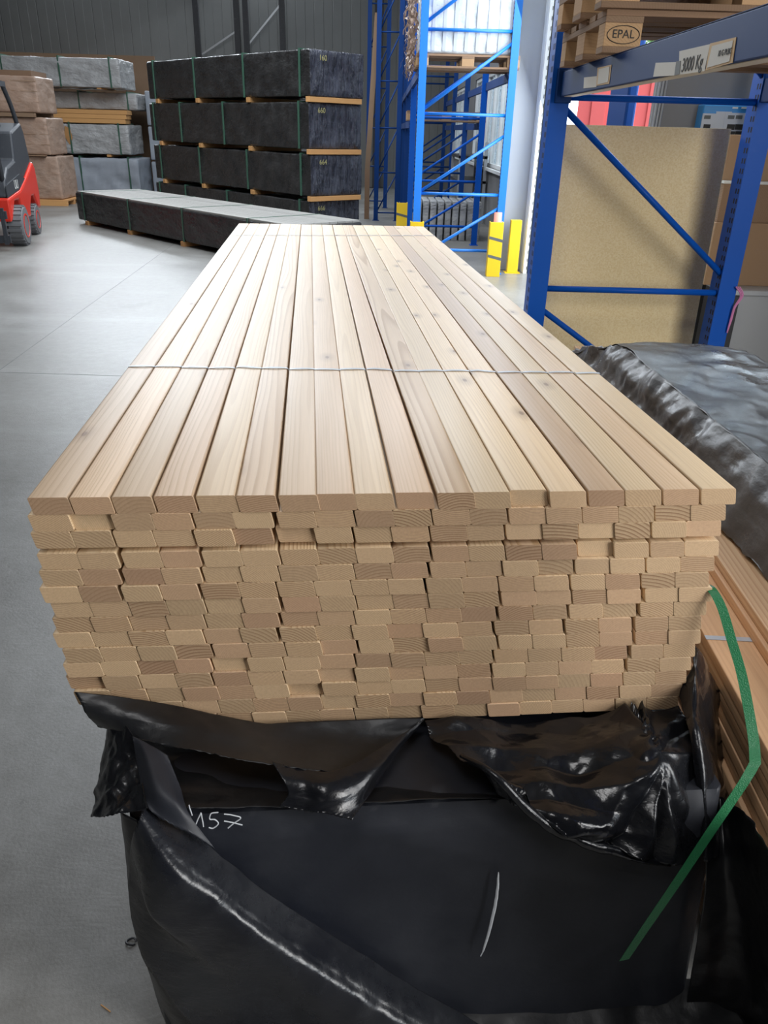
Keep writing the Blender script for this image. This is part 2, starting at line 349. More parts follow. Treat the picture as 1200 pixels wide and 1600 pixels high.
# mounting holes of rack row against the back wall are too small to show; dark wall posts
for i, px in enumerate((316, 375, 388, 441, 579, 586)):
    b = at(px+6, 250, 25.6); b.z = 0
    o = MB().bar(b, b+Vector((0, 0, 7.1)), .16 if i < 4 else .12, .12).build('wall_post', M_black)
    MB().box(b.x-.15, b.x+.15, b.y-.12, b.y+.12, 0, .02).build('foot_plate', M_black, o)
    tag(o, 'thin dark steel post on the back wall, %s seen from the left' % ('first', 'second', 'third', 'fourth', 'fifth', 'sixth')[i], 'post', 'dark posts along the back wall')
o = MB().bar(at(316, 85, 25.7), at(375, 45, 25.7), .05).bar(at(388, 70, 25.7), at(440, 5, 25.7), .05).build('wall_brace', M_galv)
tag(o, 'thin grey diagonal bracing between the dark posts on the back wall', 'brace')

# outdoors beyond the gate
o = thing('shipping_container', 'sunlit red container standing outside the open gate', 'container', (3.55, 15.0, 0), math.radians(-15))
b = MB()
for k in range(48): b.box(k*.25, (k+1)*.25, 0 if k % 2 else .04, .2, .3, 3.0)
b.build('side_wall', M_containerred, o); MB().box(0, 12, 0, 2.4, 3.0, 3.1).build('roof', M_containerred, o); MB().box(0, 12, .1, 2.3, 0, .3).build('chassis', M_black, o)
MB().box(0, 12, .2, 2.4, .3, 3.0).build('container_body', M_containerred, o)
o = thing('tree', 'green leafy tree outside seen through the top of the gate', 'tree', (5.9, 21.5, 0))
MB().tube([(0, 0, 0), (.1, 0, 2), (0, .1, 4)], [.25, .2, .12]).build('trunk', M_pallet, o)
l = MB()
for k in range(2600):
    a = random.uniform(0, 2*PI); rr = random.uniform(.2, 1)**.5*2.4; z = random.uniform(-1.8, 3.6)
    c = Vector((math.cos(a)*rr*(1-abs(z-.8)/5), math.sin(a)*rr*1.5*(1-abs(z-.8)/5), 5.5+z)); n1 = Vector([random.gauss(0, 1) for _ in range(3)]).normalized(); n2 = n1.orthogonal().normalized()
    l.add([c-n1*.13, c+n2*.06, c+n1*.13, c-n2*.06], [(0, 1, 2, 3)])
l.build('foliage', M_leaf, o, solid=.002)

# ------------------------------------------------------------------ the big stack of boards
BW, BT, BL, LEAN = .0660, .0322, 4.16, .0065
def board_mesh(name, length, w, t, lean, rad=.0042, mats=None):
    cr = [(-w/2-lean/2, t), (w/2-lean/2, t), (w/2+lean/2, 0), (-w/2+lean/2, 0)]; prof = []
    for i in range(4):
        p = Vector(cr[i]); a = (Vector(cr[i-1])-p).normalized(); b = (Vector(cr[(i+1) % 4])-p).normalized()
        for k in range(4):
            u = k/3; q = p + a*rad*(1-u)**2 + b*rad*u**2; prof.append(q)
    n = len(prof); ys = [0, .0008] + [length*k/6 for k in range(1, 6)] + [length-.0008, length]
    v = []; 
    for i, y in enumerate(ys):
        s_ = .985 if i in (0, len(ys)-1) else 1
        v += [((q.x)*s_, y, (q.y-t/2)*s_+t/2) for q in prof]
    m = MB(); m.add(v, [(i*n+k, i*n+(k+1) % n, (i+1)*n+(k+1) % n, (i+1)*n+k) for i in range(len(ys)-1) for k in range(n)], 0)
    m.f += [tuple(range(n)), tuple((len(ys)-1)*n+k for k in range(n-1, -1, -1))]; m.m += [1, 1]
    o = m.build(name, mats, smooth=True)
    for p in o.data.polygons:
        if p.material_index == 1: p.use_smooth = False
    return o
bmeshes = [board_mesh('larch_board', BL+dl, BW+dw, BT, LEAN, mats=[M_larch, M_larch_end]).data for dl, dw in ((0, 0), (.004, .0006), (-.004, -.0006))]
for o in list(C.objects):
    if o.name.startswith('larch_board'): bpy.data.objects.remove(o)
BWT = .0655
top_x = [-.612, -.544, -.476, -.407, -.337, -.27, -.199, -.135, -.069, .001, .073, .137, .204, .273, .343, .411, .481, .551]
tops = [1.091, 1.0585, 1.026, .985, .952, .919, .886, .853, .820, .787, .754, .721, .688, .655, .622]
ordw = ['first', 'second', 'third', 'fourth', 'fifth', 'sixth', 'seventh', 'eighth', 'ninth', 'tenth', 'eleventh', 'twelfth', 'thirteenth', 'fourteenth', 'fifteenth', 'sixteenth', 'seventeenth', 'eighteenth']
rb = random.Random(11)
grp_gap = None
for r_, zt in enumerate(tops):
    g = r_//3
    if r_ % 3 == 0 or grp_gap is None:
        grp_gap = [0]*19
        for k in range(2, 18, 2): grp_gap[k] = rb.uniform(.1, 1)**1.6
    x0 = -.612 + (.004 if g == 2 else .010 if g == 3 else .016 if g == 4 else 0) + rb.uniform(-.002, .002) - (.003*(r_ % 3)-.003)
    gaps = [q*rb.uniform(.75, 1.15) for q in grp_gap]
    span = (1.222 - (.006 if g == 3 else .02 if g == 4 else 0)); free = span-18*(BW+.0003)
    tot = sum(gaps); gaps = [q*free/tot for q in gaps]
    yl = 0.0 + (-.002 if g >= 1 else 0) + rb.uniform(-.001, .001)
    x = x0
    for c_ in range(18):
        x += gaps[c_]
        if r_ >= 13 and c_ == 0: x += BW+.0003; continue
        xc = x + BW/2
        if r_ == 0: xc = top_x[c_] + BW/2+LEAN/2
        yj = yl + rb.gauss(0, .0010) + (rb.uniform(.003, .010) if rb.random() < .05 else 0)
        yaw = rb.gauss(0, .0005)
        if r_ == 0:
            xf = -.603 + (c_+.5)*1.206/18 + rb.uniform(-.001, .001); yaw = -math.atan2(xf-xc, BL)
        o = bpy.data.objects.new('larch_board', bmeshes[rb.randrange(3)]); C.objects.link(o)
        o.location = S(xc, yj, zt-BT+rb.uniform(-.0004, 0)); o.rotation_euler = (0, 0, TH+yaw)
        side = ordw[c_]+' from the left' if c_ < 9 else ordw[17-c_]+' from the right'
        if r_ == 0: lab = 'pale planed larch board on top of the big front stack, '+side
        elif r_ == 14: lab = 'larch board end in the lowest layer of the big stack, '+side
        else: lab = 'larch board end in the big stack, %s layer from the top, %s' % (ordw[r_], side)
        tag(o, lab, 'board', 'larch boards of the big front stack')
        x += BW+.0003
# bearers under the stack, mostly hidden
for k, yy in enumerate((.35, 1.5, 2.7, 3.8)):
    o = MB().box(-.57, .57, -.04, .04, 0, .033).build('bearer', M_bearer, bevel=.003)
    o.location = S(0, yy, .555); o.rotation_euler = (0, 0, TH)
    tag(o, 'timber bearer lying under the big larch stack on the black wrapped pack', 'bearer', 'bearers under the larch stack')
# white bands over the top
def band(d0, d1, w_, lab):
    m = MB(); z = 1.0917
    for c_ in range(18):
        xa = top_x[c_]+.002; xb = xa+BW-.001
        f = d0/BL; sh = (-.603+(c_+.5)*1.206/18 - (top_x[c_]+BW/2+LEAN/2))*f; xa += sh; xb += sh
        ya = d0+(d1-d0)*c_/18 + .004*math.sin(c_*1.7); yb = ya + .002*math.sin(c_*2.3+1)
        if c_ in (4, 9, 13): ya += .008; 
        P = [[S(xa, ya+w_*s_, z), S(xa+.02, ya+w_*s_, z+.0016), S(xb-.02, yb+w_*s_, z+.0016), S(xb, yb+w_*s_, z)] for s_ in (0, .5, 1)]
        m.grid(P)
        if c_ < 17: m.grid([[S(xb, yb+w_*s_, z), S(xb+.004, yb+w_*s_, z-.006), S(top_x[c_+1]+.002+sh, yb+w_*s_, z)] for s_ in (0, 1)])
    o = m.build('strapping_band', M_strapw, solid=.0008); return tag(o, lab, 'strap', 'white bands across the big larch stack')
band(.785, .722, .0095, 'thin white strapping band across the middle of the larch board top')
band(3.52, 3.66, .009, 'faint white strapping band across the far end of the larch board top')

# ------------------------------------------------------------------ plastic film builders
def cr(p0, p1, p2, p3, t): return .5*((2*p1)+(-p0+p2)*t+(2*p0-5*p1+4*p2-p3)*t*t+(-p0+3*p1-3*p2+p3)*t**3)
def resample(row, n):
    out = []; m = len(row)-1
    for i in range(n+1):
        u = i/n*m; k = min(int(u), m-1); t = u-k
        p1, p2 = row[k], row[k+1]; p0 = row[k-1] if k > 0 else p1*2-p2; p3 = row[k+2] if k+2 <= m else p2*2-p1
        out.append(cr(p0, p1, p2, p3, t))
    return out
def ridge(v): return 1-abs(noise.noise(v))*2
_rd = random.Random(99); DIRS = [Vector([_rd.gauss(0, 1) for _ in range(3)]).normalized() for _ in range(24)]
def tri(v): v = v-math.floor(v); return abs(v-.5)*4-1
def crumple(q, seed):
    """sharp straight creases between smooth facets"""
    w_ = Vector((noise.noise(q*.35+Vector((seed, 0, 0))), noise.noise(q*.35+Vector((0, seed, 9))), noise.noise(q*.35+Vector((4, 0, seed)))))*1.1
    h = 0
    for k in range(5):
        d_ = DIRS[(int(seed)*5+k) % 24]; gate = max(0, noise.noise(q*.45+Vector((k*7.7, seed, 2)))+.25)
        h += gate*tri((q+w_).dot(d_)*(.22+.11*k)+k*.37)*(1-.12*k)
    return h
def sheet(rows, parent, material, nu=60, nv=50, amp=.006, fr=9, seed=0, stretch=(1, 1, 1), radial=None, folds=None, ramp_amp=0, raw=False, name='film_flap', cre=None, ragged=.004):
    R = [[Vector(p) if raw else atS(p[0], p[1], p[2]+lean(p[1])) for p in r] for r in rows]
    R = [resample(r, nu) for r in R]; G = [resample([r[i] for r in R], nv) for i in range(nu+1)]
    nrm = []
    for i in range(nu+1):
        for j_ in range(nv+1):
            a = G[min(i+1, nu)][j_]-G[max(i-1, 0)][j_]; b = G[i][min(j_+1, nv)]-G[i][max(j_-1, 0)]
            n_ = a.cross(b); n_ = n_.normalized() if n_.length > 1e-9 else Vector((0, -1, 0))
            nrm.append(n_)
    sgn = -1 if (sum((n_.y-.5*n_.z for n_ in nrm)) > 0) else 1
    nrm = [n_*sgn for n_ in nrm]
    out = []; rc = atS(*radial[0]) if radial else None
    for i in range(nu+1):
        row = []
        for j_ in range(nv+1):
            p = G[i][j_]; n_ = nrm[i*(nv+1)+j_]; q = Vector((p.x*stretch[0], p.y*stretch[1], p.z*stretch[2]))*fr+Vector((seed*3.1, seed*1.7, seed))
            h = amp*(1.0*crumple(q, seed)+.45*crumple(q*2.1, seed+3)+.10*noise.noise(q*5))
            if folds:
                u_ = i/nu; v_ = j_/nv; h += folds[1]*math.sin(PI*min(1, v_*1.05))*(1-u_**3)*tri(v_*folds[0]+.45*noise.noise(Vector((u_*2.2, v_*1.5, seed)))+.35*u_)*(.5+.8*abs(noise.noise(Vector((u_*3, v_*4, seed+4)))))
            if rc is not None:
                dv = p-rc; ang = math.atan2(dv.z, dv.x*CT+dv.y*ST); rr = dv.length
                ca, sa = math.cos(ang), math.sin(ang); ang += .25*noise.noise(Vector((rr*9, ca+sa*.7, seed)))
                h += radial[1]*min(1, rr/.04)*(.3+min(1, rr/.22))*tri(ang*radial[2]/6.28+.9*noise.noise(Vector((ca*1.3, sa*1.3, rr*2+3.))))*(.35+.9*abs(noise.noise(Vector((ca*2.1, sa*2.1, rr*3+8.)))))
            row.append(p+n_*h)
        out.append(row)
    if ragged:
        for j_ in range(nv+1):
            for i in (0, nu): out[i][j_] += Vector((0, 0, 1))*ragged*noise.noise(Vector((j_*.5, i, seed)))
        for i in range(nu+1): out[i][nv] += Vector((0, 0, 1))*ragged*1.5*noise.noise(Vector((i*.45, 3.3, seed)))
    m = MB(); m.grid(out); return m.build(name, material, parent, smooth=True, solid=.0006)
def wrapped_box(name, L, W, H, material, parent=None, M=None, amp=.02, fr=2.2, seed=0, n=.06, rad=.03, end=None):
    """box x 0..L, y 0..W, z 0..H with film wrinkles; rounded edges"""
    m = MB()
    def disp(p, nn, ed):
        q = Vector((p.x*fr+seed*5.1, p.y*fr+seed*2.3, (p.z+.35*(p.x+p.y))*fr*1.8))
        h = amp*(.7*ridge(q)+.3*ridge(q*2.4))-amp*.7
        if nn.y < -.5: h += amp*.5*ridge(Vector((p.x*7+p.z*1.5, 3.3*seed, p.z*1.1)))
        return p+nn*h*min(1, ed/.06)
    def face(o, u, v, lu, lv, nn):
        a = max(2, int(lu/n)); b = max(2, int(lv/n)); P = []
        for i in range(a+1):
            row = []
            for j_ in range(b+1):
                x, y = lu*i/a, lv*j_/b; p = o+u*x+v*y; ed = min(x, lu-x, y, lv-y)
                row.append(disp(p, nn, ed))
            P.append(row)
        m.grid(P, 1 if (end and nn.y < -.5) else 0)
    X, Y, Z, O = Vector((1, 0, 0)), Vector((0, 1, 0)), Vector((0, 0, 1)), Vector((0, 0, 0))
    face(O, X, Z, L, H, -Y); face(Y*W, X, Z, L, H, Y); face(O, Y, Z, W, H, -X); face(X*L, Y, Z, W, H, X); face(Z*H, X, Y, L, W, Z); face(O, X, Y, L, W, -Z)
    o = m.build(name, [material, end] if end else material, parent, smooth=True, M=M)
    bm = bmesh.new(); bm.from_mesh(o.data); bmesh.ops.remove_doubles(bm, verts=bm.verts, dist=1e-4); bmesh.ops.recalc_face_normals(bm, faces=bm.faces)
    bm.to_mesh(o.data); bm.free()
    if rad:
        d = o.modifiers.new('edge', 'BEVEL'); d.width = rad; d.segments = 2; d.limit_method = 'ANGLE'; d.angle_limit = math.radians(60)
    return o

# ------------------------------------------------------------------ lower black pack under the boards
pk = thing('wrapped_pack', 'big black film wrapped pack on the floor under the larch board stack', 'pack', S(0, 0, 0), TH)
def pack_body():
    m = MB(); x0, x1, y0, y1, z1 = -.474, .625, -.19, 4.0, .55
    nx, nz, ny = 90, 50, 120
    P = []
    for i in range(nx+1):
        row = []
        for k in range(nz+1):
            z = z1*k/nz; xl_ = x0+.028*(1-z/z1); x = xl_+(x1-xl_)*i/nx; e = min(1, min(i, nx-i)/4)*min(1, (nz-k)/4)
            d = .012*ridge(Vector((x*2.4+z*1.6, z*2.2, 1)))+.006*ridge(Vector((x*5, z*5-x*2, 7)))
            # shallow vertical folds towards the right
            d += .010*max(0, x-.25)*ridge(Vector((x*9, z*1.2, 3)))*2
            row.append(Vector((x, y0-d*e+.008-.075*(1-z/z1), z)))
        P.append(row)
    m.grid(P)
    for xs, sg in ((x0, -1), (x1, 1)):
        P = []
        for i in range(ny+1):
            row = []
            for k in range(nz+1):
                y = y0+(y1-y0)*i/ny; z = z1*k/nz; e = min(1, min(i, ny-i)/3)*min(1, (nz-k)/4)
                d = .014*ridge(Vector((y*2.2+z*1.5, z*2, 11+sg)))
                yy = y+(.008-.075*(1-z/z1))*max(0, 1-i/4)
                row.append(Vector((xs+sg*d*e+(.028*(1-z/z1) if sg < 0 else 0), yy, z)))
            P.append(row)
        m.grid(P)
    P = [[Vector((x0+(x1-x0)*i/40, y0+.008+(y1-y0-.008)*k/80, z1-.006*abs(noise.noise(Vector((i*.3, k*.3, 0))))*min(1, min(i, 40-i, k, 80-k)))) for k in range(81)] for i in range(41)]
    m.grid(P); m.add([(x0, y1, 0), (x1, y1, 0), (x1, y1, z1), (x0, y1, z1)], [(0, 1, 2, 3)])
    return m.build('pack_cover', M_filmmatte, pk, smooth=False)
o = pack_body()
for p in o.data.polygons: p.use_smooth = True
bm = bmesh.new(); bm.from_mesh(o.data)
bmesh.ops.remove_doubles(bm, verts=bm.verts, dist=.0005); bmesh.ops.recalc_face_normals(bm, faces=bm.faces); bm.to_mesh(o.data); bm.free()
d = o.modifiers.new('edge', 'BEVEL'); d.width = .012; d.segments = 3; d.limit_method = 'ANGLE'; d.angle_limit = math.radians(60)
# inverse of the pack's frame, for parts given in world coordinates
bpy.context.view_layer.update()
PKI = pk.matrix_world.inverted()
def stroke(pts, rad, name, material, parent, dep):
    m = MB(); P = [PKI @ atS(x, y, dep+lean(y)) for x, y in pts]
    Q = resample(P, len(pts)*6); Q = [q+Vector((noise.noise(q*90), 0, noise.noise(q*80+Vector((5, 0, 0)))))*.0006 for q in Q]
    m.tube(Q, rad if not callable(rad) else [rad(i/(len(Q)-1)) for i in range(len(Q))], 6); return m
m = MB()
for pts in ([(304, 1292), (314, 1270)], [(314, 1270), (318, 1292)], [(341, 1269), (330, 1271), (328, 1280), (336, 1281), (341, 1287), (333, 1294), (326, 1293)], [(350, 1272), (365, 1274), (376, 1278), (366, 1286), (356, 1294)], [(350, 1283), (362, 1285), (379, 1289)], [(295, 1258), (300, 1274)]):
    s_ = stroke(pts, .0011, '', None, None, -.1985); m.add([Vector(v) for v in s_.v], s_.f)
m.build('chalk_number', M_chalk, pk)['label'] = 'white chalk number 157 on the black film'
s_ = stroke([(779, 1363), (776, 1400), (768, 1440), (757, 1480), (751, 1494)], lambda u: .0010+.0024*math.sin(min(1, u*1.15)*PI)**.6*(1-.35*u), '', None, None, -.2045)
m = MB(); m.add([Vector(v) for v in s_.v], s_.f); m.build('chalk_stroke', M_chalk, pk)['label'] = 'thick white chalk stroke on the black film'

# ------------------------------------------------------------------ torn film round the bottom of the stack
tw = thing('plastic_wrap', 'torn glossy black plastic wrap hanging below the big larch board stack', 'plastic wrap')
# upper left flap
sheet([[(116, 1081, -.016), (210, 1092, -.018), (286, 1104, -.022), (355, 1120, -.022), (413, 1129, -.020), (478, 1127, -.018), (570, 1123, -.014), (664, 1122, -.012)],
       [(128, 1100, -.03), (213, 1115, -.045), (288, 1130, -.062), (355, 1145, -.072), (415, 1153, -.066), (480, 1155, -.055), (560, 1155, -.05), (645, 1142, -.03)],
       [(140, 1118, -.035), (216, 1138, -.065), (290, 1152, -.09), (352, 1165, -.105), (417, 1173, -.11), (485, 1180, -.11), (560, 1185, -.10), (622, 1170, -.07)],
       [(153, 1135, -.03), (222, 1157, -.085), (282, 1172, -.115), (345, 1180, -.135), (415, 1190, -.15), (500, 1205, -.16), (555, 1212, -.15), (603, 1200, -.11)]],
      tw, M_film, amp=.006, fr=9, seed=1, nu=110, nv=40, stretch=(1, 1, 2.5))
# pointed flap with bright crease on its right edge
sheet([[(425, 1190, -.15), (470, 1200, -.155), (515, 1206, -.165), (560, 1190, -.14), (600, 1165, -.09), (664, 1124, -.016)],
       [(440, 1215, -.18), (475, 1222, -.185), (512, 1226, -.195), (555, 1212, -.17), (592, 1195, -.14), (634, 1160, -.06)],
       [(450, 1240, -.20), (478, 1246, -.205), (510, 1250, -.215), (545, 1240, -.20), (580, 1225, -.17), (606, 1198, -.11)],
       [(436, 1260, -.213), (462, 1265, -.217), (490, 1269, -.222), (512, 1272, -.226), (534, 1278, -.228), (550, 1282, -.23)]],
      tw, M_filmgloss, amp=.005, fr=6, seed=2, nu=60, nv=50, ragged=.002)
# left corner fold
sheet([[(167, 1131, -.030), (176, 1122, -.035), (190, 1124, -.05), (212, 1152, -.085)],
       [(158, 1180, -.06), (172, 1178, -.085), (195, 1180, -.10), (216, 1190, -.12)],
       [(150, 1230, -.11), (170, 1230, -.15), (200, 1228, -.165), (224, 1230, -.18)],
       [(143, 1276, -.17), (166, 1276, -.205), (196, 1272, -.215), (232, 1264, -.222)]],
      tw, M_filmgloss, amp=.007, fr=26, seed=3, stretch=(1.6, 1, .18), nu=50, nv=60, ragged=.002)
# matte flap in front of the corner
sheet([[(206, 1150, -.088), (222, 1156, -.098), (240, 1166, -.11), (262, 1180, -.125)],
       [(213, 1190, -.125), (232, 1192, -.145), (258, 1208, -.16), (280, 1228, -.17)],
       [(222, 1235, -.18), (245, 1240, -.20), (270, 1250, -.21), (294, 1270, -.215)],
       [(232, 1266, -.215), (262, 1285, -.225), (298, 1302, -.228), (336, 1326, -.224)]],
      tw, M_filmmatte, amp=.003, fr=7, seed=4, nu=40, nv=50)
# dark film in the recess
sheet([[(200, 1110, .0), (380, 1135, .01), (560, 1128, .02), (760, 1128, .03), (900, 1120, .04)],
       [(230, 1180, -.04), (390, 1190, -.03), (570, 1180, -.02), (740, 1180, .0), (880, 1180, .02)],
       [(260, 1235, -.14), (400, 1232, -.13), (580, 1225, -.12), (740, 1225, -.10), (870, 1230, -.08)],
       [(285, 1262, -.195), (400, 1262, -.195), (580, 1254, -.195), (740, 1252, -.195), (860, 1256, -.19)]],
      tw, M_film, amp=.006, fr=9, seed=5, nu=130, nv=50, ragged=.001)
# big crumpled sheet at the right, creases gathered at one point
sheet([[(664, 1122, -.012), (720, 1124, -.014), (790, 1122, -.014), (860, 1116, -.012), (930, 1108, -.012), (1000, 1101, -.012), (1062, 1094, -.01)],
       [(676, 1136, -.045), (735, 1146, -.05), (800, 1152, -.055), (865, 1150, -.065), (935, 1142, -.075), (1005, 1135, -.08), (1082, 1122, -.06)],
       [(705, 1165, -.10), (760, 1180, -.10), (815, 1192, -.11), (880, 1200, -.125), (950, 1190, -.14), (1020, 1175, -.155), (1098, 1165, -.10)],
       [(745, 1190, -.16), (790, 1218, -.165), (840, 1235, -.18), (900, 1245, -.20), (970, 1240, -.205), (1035, 1225, -.20), (1108, 1215, -.14)],
       [(775, 1212, -.205), (818, 1252, -.22), (868, 1275, -.235), (925, 1292, -.245), (985, 1298, -.24), (1042, 1288, -.225), (1112, 1270, -.18)],
       [(800, 1238, -.212), (838, 1272, -.235), (880, 1300, -.245), (935, 1320, -.25), (990, 1336, -.25), (1044, 1352, -.245), (1102, 1330, -.215)]],
      tw, M_filmgloss, amp=.010, fr=10, seed=6, nu=150, nv=110, radial=((1040, 1185, -.17), .026, 9.0), folds=(3.4, .013))
# rolled lower hem of that sheet
m = MB(); Q = resample([atS(*p) for p in ((720, 1180, -.15), (775, 1214, -.215), (835, 1275, -.245), (890, 1306, -.255), (950, 1328, -.26), (1000, 1342, -.258), (1046, 1352, -.25))], 60)
m.tube([q+Vector((0, .3, 1))*noise.noise(q*18)*.004 for q in Q], [.004+.006*math.sin(PI*i/60)*(1+.5*noise.noise(Vector((i*.3, 0, 2)))) for i in range(61)], 10); m.build('film_hem', M_filmgloss, tw, smooth=True)
# standing corner at the right
sheet([[(1060, 1088, -.012), (1074, 1045, .02), (1090, 1006, .04), (1108, 1046, .07), (1127, 1084, .10)],
       [(1066, 1110, -.05), (1080, 1090, -.04), (1096, 1085, -.03), (1112, 1098, .0), (1124, 1110, .05)],
       [(1078, 1145, -.11), (1088, 1140, -.11), (1098, 1148, -.10), (1112, 1150, -.06), (1128, 1160, .02)],
       [(1088, 1210, -.16), (1098, 1205, -.165), (1108, 1208, -.15), (1124, 1210, -.10), (1142, 1235, -.02)],
       [(1096, 1290, -.20), (1104, 1285, -.205), (1112, 1285, -.19), (1128, 1285, -.13), (1146, 1290, -.05)],
       [(1100, 1345, -.222), (1106, 1345, -.225), (1112, 1340, -.215), (1128, 1340, -.16), (1150, 1350, -.08)]],
      tw, M_filmgloss, amp=.011, fr=11, seed=8, nu=70, nv=90, stretch=(1.5, 1, .5))
# diagonal fold over the lower left of the front
crest = [(226, 1258), (300, 1304), (365, 1352), (430, 1402), (495, 1446), (560, 1487), (640, 1538), (722, 1584), (800, 1632)]
def off(dx, dy, d, d2=None): return [(x+dx*(1 if i else .3), y+dy*(1 if i else .4), d if i else (d2 or d)) for i, (x, y) in enumerate(crest)]
sheet([off(0, 0, -.206), off(-7, 13, -.221, -.211), off(-14, 27, -.236, -.217), off(-21, 41, -.249, -.222), off(-31, 60, -.262, -.226), off(-46, 88, -.262, -.228), off(-66, 122, -.250, -.224),
       [(200, 1350, -.20), (236, 1420, -.222), (285, 1490, -.232), (340, 1545, -.236), (400, 1592, -.238), (460, 1630, -.236), (540, 1680, -.234), (620, 1730, -.232), (700, 1790, -.228)],
       [(206, 1430, -.19), (222, 1490, -.20), (246, 1535, -.21), (280, 1585, -.215), (320, 1635, -.22), (380, 1685, -.22), (450, 1735, -.222), (540, 1785, -.22), (640, 1845, -.22)]],
      tw, M_filmfold, amp=.0035, fr=16, seed=9, nu=160, nv=90, stretch=(1.0, 1, .8), ragged=.002)
# outer left side of the cover
sheet([[(190, 1268, -.19), (196, 1270, -.205), (215, 1280, -.212)], [(198, 1350, -.17), (206, 1350, -.20), (230, 1360, -.215)],
       [(206, 1430, -.16), (220, 1435, -.20), (250, 1450, -.212)], [(228, 1500, -.15), (240, 1505, -.195), (275, 1520, -.208)],
       [(252, 1570, -.14), (268, 1580, -.19), (310, 1600, -.205)], [(275, 1625, -.13), (295, 1635, -.185), (350, 1660, -.2)]],
      tw, M_film, amp=.006, fr=9, seed=10, nu=30, nv=80, stretch=(1, 1, .6))
# loose film at the lower right, down to the floor
sheet([[(1092, 1252, -.14), (1130, 1246, -.12), (1160, 1268, -.22), (1200, 1318, -.36), (1270, 1400, -.50)],
       [(1100, 1330, -.19), (1135, 1335, -.19), (1170, 1370, -.25), (1205, 1410, -.36), (1270, 1480, -.50)],
       [(1096, 1410, -.20), (1140, 1425, -.205), (1175, 1455, -.25), (1215, 1490, -.38), (1275, 1550, -.50)],
       [(1085, 1490, -.20), (1135, 1510, -.21), (1180, 1535, -.25), (1220, 1565, -.38), (1275, 1610, -.50)],
       [(1070, 1580, -.20), (1125, 1600, -.215), (1180, 1615, -.24), (1225, 1640, -.38), (1280, 1680, -.50)],
       [(1060, 1670, -.20), (1120, 1690, -.22), (1180, 1700, -.24), (1230, 1720, -.38), (1285, 1750, -.48)]],
      tw, M_film, amp=.011, fr=9, seed=12, nu=70, nv=90)
o = sheet([[S(x, -.235, .06) for x in (-.36, 0, .4, .70)], [S(x, -.275, .03) for x in (-.37, 0, .4, .72)], [S(x, -.33, .014) for x in (-.36, 0, .4, .74)], [S(x, -.42, .010) for x in (-.33, 0, .4, .76)]],
      tw, M_film, raw=True, amp=.006, fr=9, seed=14, nu=120, nv=40, ragged=0)

# ------------------------------------------------------------------ loose green strap
pts = [(1098, 913, .03), (1112, 921, -.003), (1128, 950, -.03), (1143, 1000, -.06), (1158, 1050, -.09), (1170, 1110, -.13), (1178, 1160, -.17), (1180, 1192, -.20)]
A = resample([atS(*p) for p in pts], 50)
B = resample([atS(*p) for p in ((1180, 1192, -.20), (1160, 1226, -.225), (1110, 1300, -.26), (1060, 1375, -.29), (1012, 1445, -.305), (975, 1500, -.31))], 50)
m = MB()
def ribbon(pts, wv0, wv1):
    n_ = len(pts); P = []
    for i, p in enumerate(pts):
        u = i/(n_-1); w_ = (Vector(wv0)*(1-u)+Vector(wv1)*u); P.append([p-w_/2, p-w_/6, p+w_/6, p+w_/2])
    m.grid(P); return P
hw = .0185
ribbon(A, S(.95, -.1, .25).normalized()*hw*.9, S(1, -.25, .02).normalized()*hw*1.1)
ribbon(B, S(1, -.25, .02).normalized()*hw*1.1, S(.93, -.05, .30).normalized()*hw)
o = m.build('strapping_band', M_strapg, smooth=False, solid=.0009)
tag(o, 'loose green plastic strap curling down beside the right side of the larch stack', 'strap')

# ------------------------------------------------------------------ brown planks on the right
PTH = math.radians(-3.0)
def PL(x, y, z): return Vector((.71+math.cos(PTH)*x-math.sin(PTH)*y, -.35+math.sin(PTH)*x+math.cos(PTH)*y, z))
k_ = 0
pw, pt = .138, .0265
pm = board_mesh('brown_plank', 3.0, pw, pt, 0, .003, [M_brown, M_brown_end]).data
for o in list(C.objects):
    if o.name.startswith('brown_plank'): bpy.data.objects.remove(o)
rp = random.Random(5)
rows_ = [(0.115, 4, .665), (.105, 4, .6375)] + [(0.0+rp.uniform(-.006, .006), 5 if i < 1 else 2, .61-.0275*i) for i in range(20)]
for r_, (xo, cnt, zt) in enumerate(rows_):
    for c_ in range(cnt):
        o = bpy.data.objects.new('brown_plank', pm); C.objects.link(o)
        o.location = PL(xo+pw/2+c_*(pw+.003), rp.uniform(-.01, .01)+.17, zt-pt); o.rotation_euler = (0, 0, PTH)
        wh = ('leftmost' if c_ == 0 else ordw[c_]+' from the left')
        tag(o, 'brown plank in the pack right of the stack, layer %s down, %s' % (('one', 'two', 'three', 'four', 'five', 'six', 'seven', 'eight', 'nine', 'ten', 'eleven', 'twelve', 'thirteen', 'fourteen', 'fifteen', 'sixteen', 'seventeen', 'eighteen', 'nineteen', 'twenty', 'twenty-one', 'twenty-two')[r_], wh), 'plank', 'brown planks right of the big stack')
for i, (yy, z) in enumerate(((.62, .6105), (.30, .6655))):
    xa = 0 if i == 0 else .105; xb = .105 if i == 0 else .68
    o = MB().box(xa, xb, 0, .016, 0, .0008).build('strapping_band', M_strapw); o.location = PL(0, yy+.0, z); o.rotation_euler = (0, 0, PTH)
    tag(o, ('white strap across the low left brown planks', 'white strap across the upper brown planks at the right edge')[i], 'strap')
# planks need a bearer on the floor
for i, yy in enumerate((0.0, 1.2, 2.3)):
    o = MB().box(0.02, .66, -.045, .045, 0, .058).build('bearer', M_bearer, bevel=.003); o.location = PL(0, yy, 0); o.rotation_euler = (0, 0, PTH)
    tag(o, 'timber bearer on the floor under the brown plank pack', 'bearer', 'bearers under the brown plank pack')

